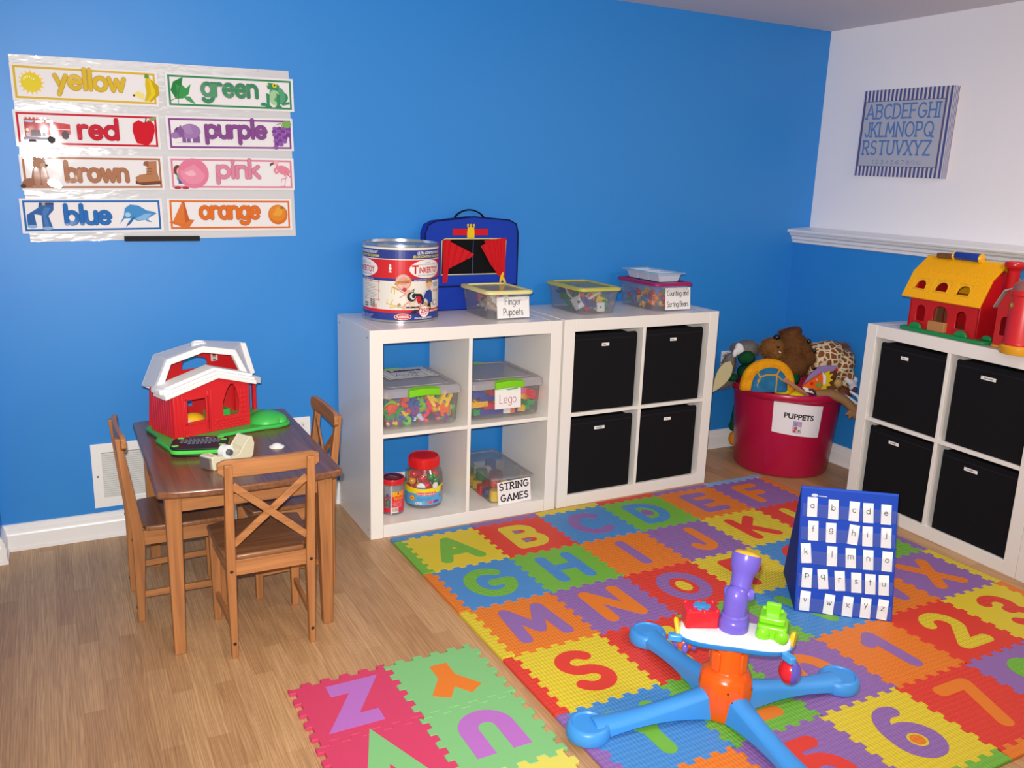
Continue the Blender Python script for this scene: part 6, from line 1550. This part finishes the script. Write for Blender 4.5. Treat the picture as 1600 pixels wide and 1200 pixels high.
# brown beaver-like puppet
t = puppet('beaver_puppet', 'shaggy brown plush animal puppet with black nose and teeth atop the tub heap')
bp = [(L3(1211, 546, -.03), (.060, .058, .052)), (L3(1212, 556, -.075), (.036, .034, .028)), (L3(1247, 543, .0), (.072, .075, .066)), (L3(1243, 572, -.02), (.085, .08, .062)), (L3(1240, 524, .02), (.050, .045, .032), (0, -.4, 0)), (L3(1257, 545, -.05), (.03, .04, .04)), (L3(1264, 560, -.06), (.035, .035, .042))]
blob(t, 'body', M('#6b4426', 'fur'), bp[2:]); fuzz(t, 'body_fur', M('#6b4426', 'fur'), bp[2:], 2600, .015, 3)
blob(t, 'head', M('#85582f', 'fur'), bp[:2]); fuzz(t, 'head_fur', M('#85582f', 'fur'), bp[:2], 1300, .012, 5)
blob(t, 'tail', DRB, [(L3(1240, 517, .02), (.052, .028, .016), (0, -.35, 0)), (L3(1252, 517, .02), (.022, .02, .020))])
MB().ell(L3(1214, 529, -.045), (.0165, .014, .014)).build('nose', M('#0e0d10', 'gloss', .25), t)
MB().ell(L3(1213, 544.5, -.092), .0055).build('eye', M('#0e0d10', 'gloss', .1), t)
MB().at(L3(1214, 552, -.11), (0, .5, 0)).prism(rrect(-.005, .005, -.010, .008, .003), -.003, .003).build('teeth', M('#e8dcc0', 'plastic'), t, bevel=.001)
for px, py in ((1261, 534), (1271, 548)): MB().ell(L3(px, py, -.07), (.010, .009, .013)).build('claw', M('#121014', 'plastic'), t)
# giraffe puppet
def giraffe_mat():
    m, nt, b = new_mat('giraffe_fabric')
    v = nt.nodes.new('ShaderNodeTexVoronoi'); v.feature = 'DISTANCE_TO_EDGE'; v.inputs['Scale'].default_value = 36; v.inputs['Randomness'].default_value = .85
    nt.links.new(coords(nt), v.inputs['Vector'])
    r = nt.nodes.new('ShaderNodeValToRGB'); r.color_ramp.interpolation = 'LINEAR'
    r.color_ramp.elements[0].position = .085; r.color_ramp.elements[0].color = (*lin('#e6d3ac'), 1); r.color_ramp.elements[1].position = .13; r.color_ramp.elements[1].color = (*lin('#8a5230'), 1)
    nt.links.new(v.outputs['Distance'], r.inputs['Fac']); nt.links.new(r.outputs['Color'], b.inputs['Base Color']); b.inputs['Roughness'].default_value = .95; b.inputs['Specular IOR Level'].default_value = .1
    return m
t = puppet('giraffe_puppet', 'giraffe-patterned plush puppet draped over the back right of the tub heap')
blob(t, 'body', giraffe_mat(), [(L3(1282, 562, .0), (.085, .085, .085)), (L3(1302, 558, .01), (.09, .09, .085)), (L3(1320, 570, .0), (.065, .08, .085), (0, .5, 0)), (L3(1330, 590, -.02), (.03, .06, .055), (0, .4, 0))])
mp = [(L3(1318, 539, .03), (.05, .02, .014), (0, .5, 0)), (L3(1335, 562, .02), (.014, .02, .05), (0, -.35, 0)), (L3(1338, 592, .0), (.012, .02, .045), (0, -.1, 0))]
fuzz(t, 'mane', M('#8a5a3c', 'fur'), mp, 1400, .022, 6, .002)
# gray donkey puppet with a long cream-lined ear
t = puppet('donkey_puppet', 'gray plush donkey puppet with cream-lined ear hanging over the left side of the tub')
gp = [(L3(1180, 548, .06), (.060, .06, .045)), (L3(1166, 548, .05), (.04, .04, .03)), (L3(1150, 574, .02), (.034, .035, .060), (0, .15, 0)), (L3(1146, 598, .0), (.040, .04, .032)), (L3(1136, 606, -.02), (.034, .03, .012), (0, .2, 0))]
blob(t, 'body', GRY, gp); fuzz(t, 'fur', GRY, gp, 1800, .012, 8)
ear = []
for k in range(11):
    u = k / 10; w_ = .074 * sin(pi * min(1, u * 1.0) ** .8) ** .8 * (1 - .25 * u); ear.append((u, w_))
e0, e1 = L3(1147, 568, -.04), L3(1122, 618, -.06)
def earring(off):
    d = (e1 - e0); side = Vector((.89, 0, -.456)); out = []
    for u, w_ in ear: out.append(e0 + d * u + side * w_ * .5 + Vector((0, off - .01 * sin(pi * u), 0)))
    for u, w_ in ear[::-1]: out.append(e0 + d * u - side * w_ * .5 + Vector((0, off - .01 * sin(pi * u), 0)))
    return [tuple(q) for q in out]
MB().loft([earring(.012), earring(.004)]).build('ear_back', GRY, t)
MB().loft([earring(.0036), earring(-.004)]).build('ear_lining', M('#c3b98e', 'fabric'), t)
blob(t, 'white_muzzle', WHF, [(L3(1164, 549, .01), (.022, .02, .035), (0, -.4, 0)), (L3(1156, 556, .0), (.012, .012, .022))])
# dark green dragon puppet
t = puppet('green_puppet', 'dark green plush puppet buried low in the heap behind the orange-rimmed shell')
blob(t, 'body', GRN2, [(L3(1172, 562, -.03), (.042, .04, .032), (0, -.3, 0)), (L3(1190, 585, .02), (.08, .07, .05)), (L3(1243, 588, -.06), (.036, .035, .055)), (L3(1232, 596, -.06), (.05, .04, .03)), (L3(1152, 594, -.04), (.030, .03, .020))])
t = puppet('leg_puppet', 'dark green plush puppet leg with orange foot hanging outside the tub at left')
mb = MB(); q = [Vector((-.12, .262, .40)), Vector((-.15, .245, .32)), Vector((-.178, .21, .22)), Vector((-.190, .185, .135))]
mb.tube([tuple(v) for v in q], [.018, .018, .018, .022, .026], 14); mb.ell(q[-1], .027); mb.build('hanging_leg', GRN2, t)
MB().ell(Vector((-.190, .18, .070)), (.022, .03, .036)).build('orange_foot', M('#d88a1e', 'fabric'), t)
# orange and blue turtle-shell puppet
t = puppet('shell_puppet', 'orange-rimmed blue plush shell puppet leaning at the front left of the tub')
c0 = L3(1192, 612, -.19)
def shell(w, h, k=24): return [(w * cos(pi * i / k), h * (sin(pi * i / k) ** .75)) for i in range(k + 1)]
OR_ = M('#f09a18', 'fur'); BL_ = M('#2a6f9c', 'fur')
rings = []
for y, s in ((.022, .90), (.008, 1.0), (-.010, 1.0), (-.022, .92)): rings.append([(c0.x + x * s, c0.y + y, c0.z + z * s) for x, z in shell(.126, .152)])
MB().loft(rings).build('rim_cushion', OR_, t, bevel=.008, seg=3)
rings = []
for y, s in ((-.018, 1.0), (-.028, .97), (-.036, .84), (-.040, .6)): rings.append([(c0.x + .004 + x * s, c0.y + y, c0.z + .004 + z * s) for x, z in shell(.084, .112)])
MB().loft(rings).build('shell_center', BL_, t, smooth=60)
TAN = M('#c9953a', 'fabric')
def ln(pts): MB().tube([(c0.x + x, c0.y - .040 + abs(x) * .10, c0.z + z) for x, z in pts], .0042, 8).build('shell_seam', TAN, t)
ln([(-.062, .098), (-.045, .070), (-.055, .035), (-.045, .006)]); ln([(-.045, .072), (-.02, .082), (.028, .084), (.055, .060)]); ln([(.040, .112), (.028, .084), (.030, .045), (.030, .006)]); ln([(-.05, .06), (-.056, .05)])
MB().ell(c0 + Vector((.07, -.015, -.0)), (.04, .02, .016)).build('yellow_belly', M('#dcb41e', 'fur'), t)
# felt clown fish puppet
t = puppet('felt_puppet', 'felt puppet with an orange dotted triangle, lilac cape and yellow zigzag frill in the tub')
c0 = L3(1266, 602, -.17)
def felt(name, pts, hexc, y0, y1, parent=t):
    mb = MB(); mb.loft([[(c0.x + x * K, c0.y + y, c0.z + z * K) for x, z in pts] for y in (y0, y1)]); return mb.build(name, M(hexc, 'fabric'), parent, bevel=.001)
felt('lilac_cape', [(-16, -2), (-8, 14), (6, 28), (18, 30), (34, 30), (28, 22), (12, 18), (0, 8)], '#9a80b8', .020, .030)
felt('orange_face', [(-19, -1), (8, 20), (13, 4), (8, -6), (-2, -10)], '#e8661e', -.006, .012)
felt('white_collar', [(-20, -2), (-14, -9), (0, -12), (6, -8), (-4, -6), (-12, -3)], '#ece8ec', -.010, -.002)
felt('white_fin', [(8, 22), (14, 16), (15, 4), (11, 2), (10, 12)], '#ece8ec', -.010, -.002)
felt('yellow_frill', [(12, 20), (20, 24), (19, 18), (25, 19), (21, 13), (26, 10), (20, 6), (24, 1), (17, 0), (18, -7), (10, -6), (4, -13), (0, -10), (8, -3), (13, 6)], '#e6c422', -.004, .010)
for x, z, r, hx in ((-6, 4, 2.6, '#d8281e'), (1, 10, 1.8, '#e8b09a'), (5, 2, 3.8, '#5fa84a')):
    MB().at((c0.x + x * K, c0.y - .007, c0.z + z * K), (pi / 2, 0, 0)).lathe([(r * K, 0), (r * K * .9, .003)], 18).build('felt_dot', M(hx, 'fabric'), t)
# brown and tan monkey puppet
t = puppet('monkey_puppet', 'brown plush puppet with tan patches low in the right of the tub heap')
qp = [(L3(1296, 606, -.10), (.052, .05, .050)), (L3(1302, 585, -.06), (.026, .025, .050)), (L3(1314, 612, -.10), (.045, .04, .035)), (L3(1288, 612, -.13), (.03, .03, .03))]
blob(t, 'body', M('#74472a', 'fur'), qp); fuzz(t, 'fur', M('#74472a', 'fur'), qp, 900, .009, 4)
blob(t, 'tan_face', M('#c9a060', 'fur'), [(L3(1303, 597, -.15), (.022, .02, .022)), (L3(1299, 612, -.155), (.020, .018, .016))])
# black, red and white puppet
t = puppet('glove_puppet', 'black plush puppet with red band and white mitten at the right rim of the tub')
blob(t, 'body', BKM, [(L3(1288, 578, -.06), (.035, .035, .020)), (L3(1278, 576, -.07), (.022, .02, .014)), (L3(1314, 588, -.02), (.035, .04, .045), (0, .6, 0)), (L3(1328, 600, -.03), (.045, .035, .026), (0, .5, 0))])
blob(t, 'red_band', M('#d82a22', 'fabric'), [(L3(1306, 576, -.06), (.020, .02, .014)), (L3(1322, 583, -.055), (.036, .018, .012), (0, .3, 0))])
blob(t, 'white_mitten', WHF, [(L3(1332, 595, -.06), (.036, .025, .018), (0, .6, 0)), (L3(1338, 603, -.06), (.022, .022, .020)), (L3(1340, 592, -.05), (.018, .02, .020))])
# tan hand and arm puppet over the rim
t = puppet('hand_puppet', 'tan felt hand and arm puppet drooping over the front right rim of the tub')
TN = M('#9c7650', 'fabric')
ar = [L3(1264, 614, -.20), L3(1285, 613, -.21), L3(1304, 620, -.215), L3(1316, 630, -.22), L3(1322, 637, -.225)]
mb = MB(); mb.tube([tuple(v) for v in ar], [.026, .031, .032, .030, .026], 18, flat=.7); mb.build('arm', TN, t)
fg = MB()
fg.ell(L3(1322, 636, -.228), (.030, .018, .026), (0, .5, 0), n=18)
for k, (px, py, ln_) in enumerate(((1311, 643, .8), (1316, 648, 1), (1323, 648, 1), (1330, 644, .9))):
    b_ = L3(1318 + k * 2.2, 638, -.228); e_ = L3(px, py, -.232); fg.tube([tuple(b_), tuple(b_ * .5 + e_ * .5 + Vector((0, -.006, 0))), tuple(e_)], [.010, .010, .008], 10); fg.ell(e_, .008, n=12, k=8)
fg.tube([tuple(L3(1326, 632, -.225)), tuple(L3(1334, 633, -.225))], [.010, .008], 10); fg.ell(L3(1334, 633, -.225), .008, n=12, k=8)
remesh(fg.build('hand', TN, t), .004, 3)
o = MB().tube([tuple(L3(1210, 594, -.262)), tuple(L3(1254, 617, -.19))], [.0105, .0095], 14).build('wooden_stick', M('#c08a62', 'plastic', .5), None, loc=(TX, TY, 0), rot=(0, 0, VA)); tag(o, 'pale wooden puppet stick lying across the front rim of the magenta tub', 'stick')
o = MB().ell(L3(1236, 619, -.178), (.050, .04, .030)).build('yellow_ball', M('#e8c81a', 'gloss', .2), None, loc=(TX, TY, 0), rot=(0, 0, VA)); tag(o, 'shiny yellow plastic dome behind the front rim of the magenta tub', 'ball')
mb = MB(); mb.tube([tuple(L3(px, py, -.23)) for px, py in ((1251, 608), (1255, 607), (1260, 612), (1262, 617))], [.014, .013, .013, .012], 4, flat=.4)
o = mb.build('strap_buckle', M('#41444e', 'fabric'), None, loc=(TX, TY, 0), rot=(0, 0, VA), bevel=.001); tag(o, 'small dark gray strap beside the wooden stick on the tub rim', 'strap')
mb = MB(); q = [L3(px, py, d) for px, py, d in ((1303, 615, -.13), (1312, 614, -.15), (1324, 622, -.17), (1334, 629, -.17), (1340, 625, -.15), (1337, 616, -.13), (1328, 610, -.11), (1320, 611, -.10))]
mb.tube([tuple(v) for v in q], .0072, 10)
o = mb.build('rope_loop', M('#e6e6ea', 'fabric'), None, loc=(TX, TY, 0), rot=(0, 0, VA)); tag(o, 'white rope loop hanging at the right rim of the magenta tub', 'rope')
blob_o = remesh(MB().ell(L3(1330, 612, -.10), (.022, .02, .014)).ell(L3(1338, 606, -.09), (.012, .016, .014)).build('red_gray_cloth', M('#5a3a52', 'fabric'), None, loc=(TX, TY, 0), rot=(0, 0, VA)), .005)
tag(blob_o, 'small dull purple cloth bit behind the white rope loop', 'cloth')

# ------------------------------------------------------------------ yellow-roofed toy barn on the right shelf
RD = M('#c4161e', 'plastic', .3); YW_ = M('#efb412', 'plastic', .3); GD = M('#178a4c', 'plastic', .3)
t = thing('toy_barn', 'red toy barn with ribbed yellow roof and blue handle on the right white shelf', 'toy barn', (2.01, -.5, .79), radians(-92.4))
MB().prism(rrect(.058, .447, .008, .285, .03), .0006, .014).build('base', GD, t, bevel=.004)
Wf = lambda pts: [(x, z) for x, z in pts]
mb = MB(); wall_holes(mb, [(.080, .013), (.388, .013), (.388, .145), (.080, .145)], [arch(.134, .042, .040, .062), arch(.223, .030, .062, .080, .026), arch(.314, .038, .042, .066)], .040, .048)
for cx, w_, z0, h_ in ((.134, .040, .042, .062), (.314, .042, .038, .066)): mb.box(cx - w_ / 2 - .004, cx + w_ / 2 + .004, .036, .040, z0 - .006, z0 - .001)
mb.build('front_wall', RD, t, bevel=.0015)
def gable_end(x0, x1, name):
    pts = [(.040, .013), (.255, .013), (.255, .140), (.225, .215), (.150, .262), (.075, .215), (.040, .140)]
    mb = MB(); mb.loft([[(x, y, z) for y, z in pts] for x in (x0, x1)]); return mb.build(name, RD, t, bevel=.001)
gable_end(.082, .088, 'end_wall'); gable_end(.380, .387, 'end_wall')
mb = MB(); wall_holes(mb, [(.088, .013), (.380, .013), (.380, .145), (.088, .145)], [arch(.300, .03, .07, .09, .03)], .248, .255); mb.build('rear_wall', RD, t)
MB().box(.088, .380, .049, .247, .140, .144).build('upper_floor', RD, t)
for x0, x1, hx in ((.142, .160, '#8a5a3a'), (.195, .212, '#7a4a34')): MB().box(x0, x1, .10, .14, .014, .12).build('inner_panel', M(hx, 'plastic'), t, bevel=.001)
MB().box(.30, .335, .20, .215, .014, .075).build('inner_gate', GD, t, bevel=.002)
MB().box(.187, .262, .022, .040, .014, .052).build('barn_door', M('#b77f4c', 'plastic', .4), t, bevel=.002)
for x, r, z in ((.128, .028, .012), (.331, .028, .012), (.418, .020, .014)):
    mb = MB().at((x, .030 if x < .4 else .06, z)); mb.lathe([(r, -.006), (r, .006)], 24); mb.v = [((Vector(v) - Vector((x, 0, z))).x + x, v[1], v[2]) for v in mb.v]
    mb = MB(); mb.loft([[(x + r * cos(pi * k / 12), y, z + r * .85 * sin(pi * k / 12)) for k in range(13)] for y in (.024, .036)])
    if x > .4: mb.v = [(vx, vy + .03, vz) for vx, vy, vz in mb.v]
    mb.build('bush', GD, t, bevel=.003)
# ribbed gambrel roof with three arched windows cut in the lower slope
def slope(p0, p1, x0, x1, holes, name='roof_slope', ribs=True):
    (y0, z0), (y1, z1) = p0, p1; Lh = math.hypot(y1 - y0, z1 - z0); mb = MB()
    wall_holes(mb, [(x0, 0), (x1, 0), (x1, Lh), (x0, Lh)], holes, 0, .006)
    if ribs:
        n = 34
        for k in range(n):
            x = x0 + (x1 - x0) * (k + .5) / n
            segs = [(0, Lh)]
            for h in holes:
                xs = [q[0] for q in h]; zs = [q[1] for q in h]
                if min(xs) - .006 < x < max(xs) + .006: segs = [(0, min(zs) - .006), (max(zs) + .006, Lh)]
            for a, b in segs: mb.box(x - .0022, x + .0022, -.0030, .001, a, b)
    for h in holes:
        mb.tube([(x, -.001, z) for x, z in h], .003, 6, closed=True)
    c, s = (z1 - z0) / Lh, (y1 - y0) / Lh
    mb.v = [(x, y0 + z * s + y * c, z0 + z * c - y * s) for x, y, z in mb.v]
    return mb.build(name, YW_, t, smooth=30)
slope((.026, .130), (.078, .232), .046, .392, [arch(.110, .038, .052, .040, .024), arch(.206, .038, .056, .042, .025), arch(.302, .036, .056, .042, .025)])
slope((.078, .232), (.146, .286), .048, .392, [])
slope((.270, .130), (.222, .232), .048, .392, []); slope((.222, .232), (.154, .286), .048, .392, [])
MB().box(.046, .394, .142, .158, .281, .290).build('roof_ridge', YW_, t, bevel=.003)
mb = MB().at((.176, .142, .300), (0, pi / 2, 0)); mb.lathe([(.015, 0), (.016, .002), (.016, .104), (.015, .106)], 24); mb.build('handle_grip', M('#1b3f9e', 'gloss', .15), t)
for x in (.172, .286): MB().at((x, .142, .298), (0, pi / 2, 0)).lathe([(.004, -.008), (.015, -.006), (.019, 0), (.015, .006), (.004, .008)], 20).build('handle_end', YW_, t)
MB().box(.098, .165, .128, .160, .284, .304).build('brown_bale', M('#7a5636', 'fur'), t, bevel=.004)
MB().at((.418, .150, 0)).lathe([(.022, .013), (.021, .264), (.023, .271), (.033, .279), (.035, .286), (.035, .294), (.032, .300), (.025, .300), (.020, .28)], 32).build('silo', RD, t, smooth=40)
MB().tube([(.425 + .038 * sin(pi * k / 10), .215, .20 + .07 * cos(pi * k / 10 - pi / 2 + .5)) for k in range(11)], .010, 10).build('yellow_slide', YW_, t)
# second toy barn with a silo at the right edge
t = thing('toy_barn', 'red toy barn with gray roof edge and round silo, at the right picture edge', 'toy barn', (2.009, -.5245, .79), radians(-92.4))
RD2 = M('#cc2326', 'plastic', .35)
gp = [(.430, .006), (.700, .006), (.700, .150), (.672, .204), (.565, .246), (.458, .204), (.430, .150)]
mb = MB(); wall_holes(mb, gp, [arch(.466, .045, .034, .068)], .040, .047); mb.build('front_wall', RD2, t, bevel=.0015)
mb = MB(); wall_holes(mb, gp, [], .200, .207); mb.box(.430, .437, .047, .2, .006, .15).box(.693, .700, .047, .2, .006, .15); mb.build('barn_walls', M('#a81a1e', 'plastic', .4), t)
GA = [(.421, .146), (.452, .208), (.565, .254), (.678, .208), (.709, .146)]
def ar2(y, th): 
    out = [(x, y, z) for x, z in GA]; return out + [(x, y, z - th) for x, z in GA[::-1]]
MB().loft([ar2(.026, .006), ar2(.215, .006)]).build('roof', M('#a9a4a0', 'plastic', .45), t, bevel=.001, smooth=25)
MB().prism(rrect(.424, .706, .028, .218, .02), .0006, .010).build('base', M('#d99a1a', 'plastic', .35), t, bevel=.003)
MB().at((.556, .006, 0)).lathe([(.060, .0006), (.061, .004), (.060, .024), (.054, .030)], 40).build('silo_base', M('#d99a1a', 'plastic', .3), t, smooth=40)
MB().at((.556, .006, 0)).lathe([(.053, .028), (.054, .032), (.054, .040), (.0515, .043), (.0505, .200), (.054, .204), (.054, .216), (.048, .222)], 40).build('silo', RD2, t, smooth=40)
MB().at((.556, .006, 0)).lathe([(.050, .221), (.044, .240), (.028, .254), (.004, .260)], 40).build('silo_dome', M('#8f5a52', 'plastic', .3), t, smooth=60)
p = Pr(); p.ell(0, 0, .009, .009, '#c9a028'); p.ell(0, 0, .007, .007, '#8a8a3a'); p.ell(0, .001, .004, .004, '#e8c85a')
mb = MB(); p.put(mb, lambda x, y, q: (.556 + (.0512 + q) * sin((x - .020) / .0505), .006 - (.0512 + q) * cos((x - .020) / .0505), .168 + y)); mb.build('round_sticker', print_mat('sticker', .4), t, fix=False)
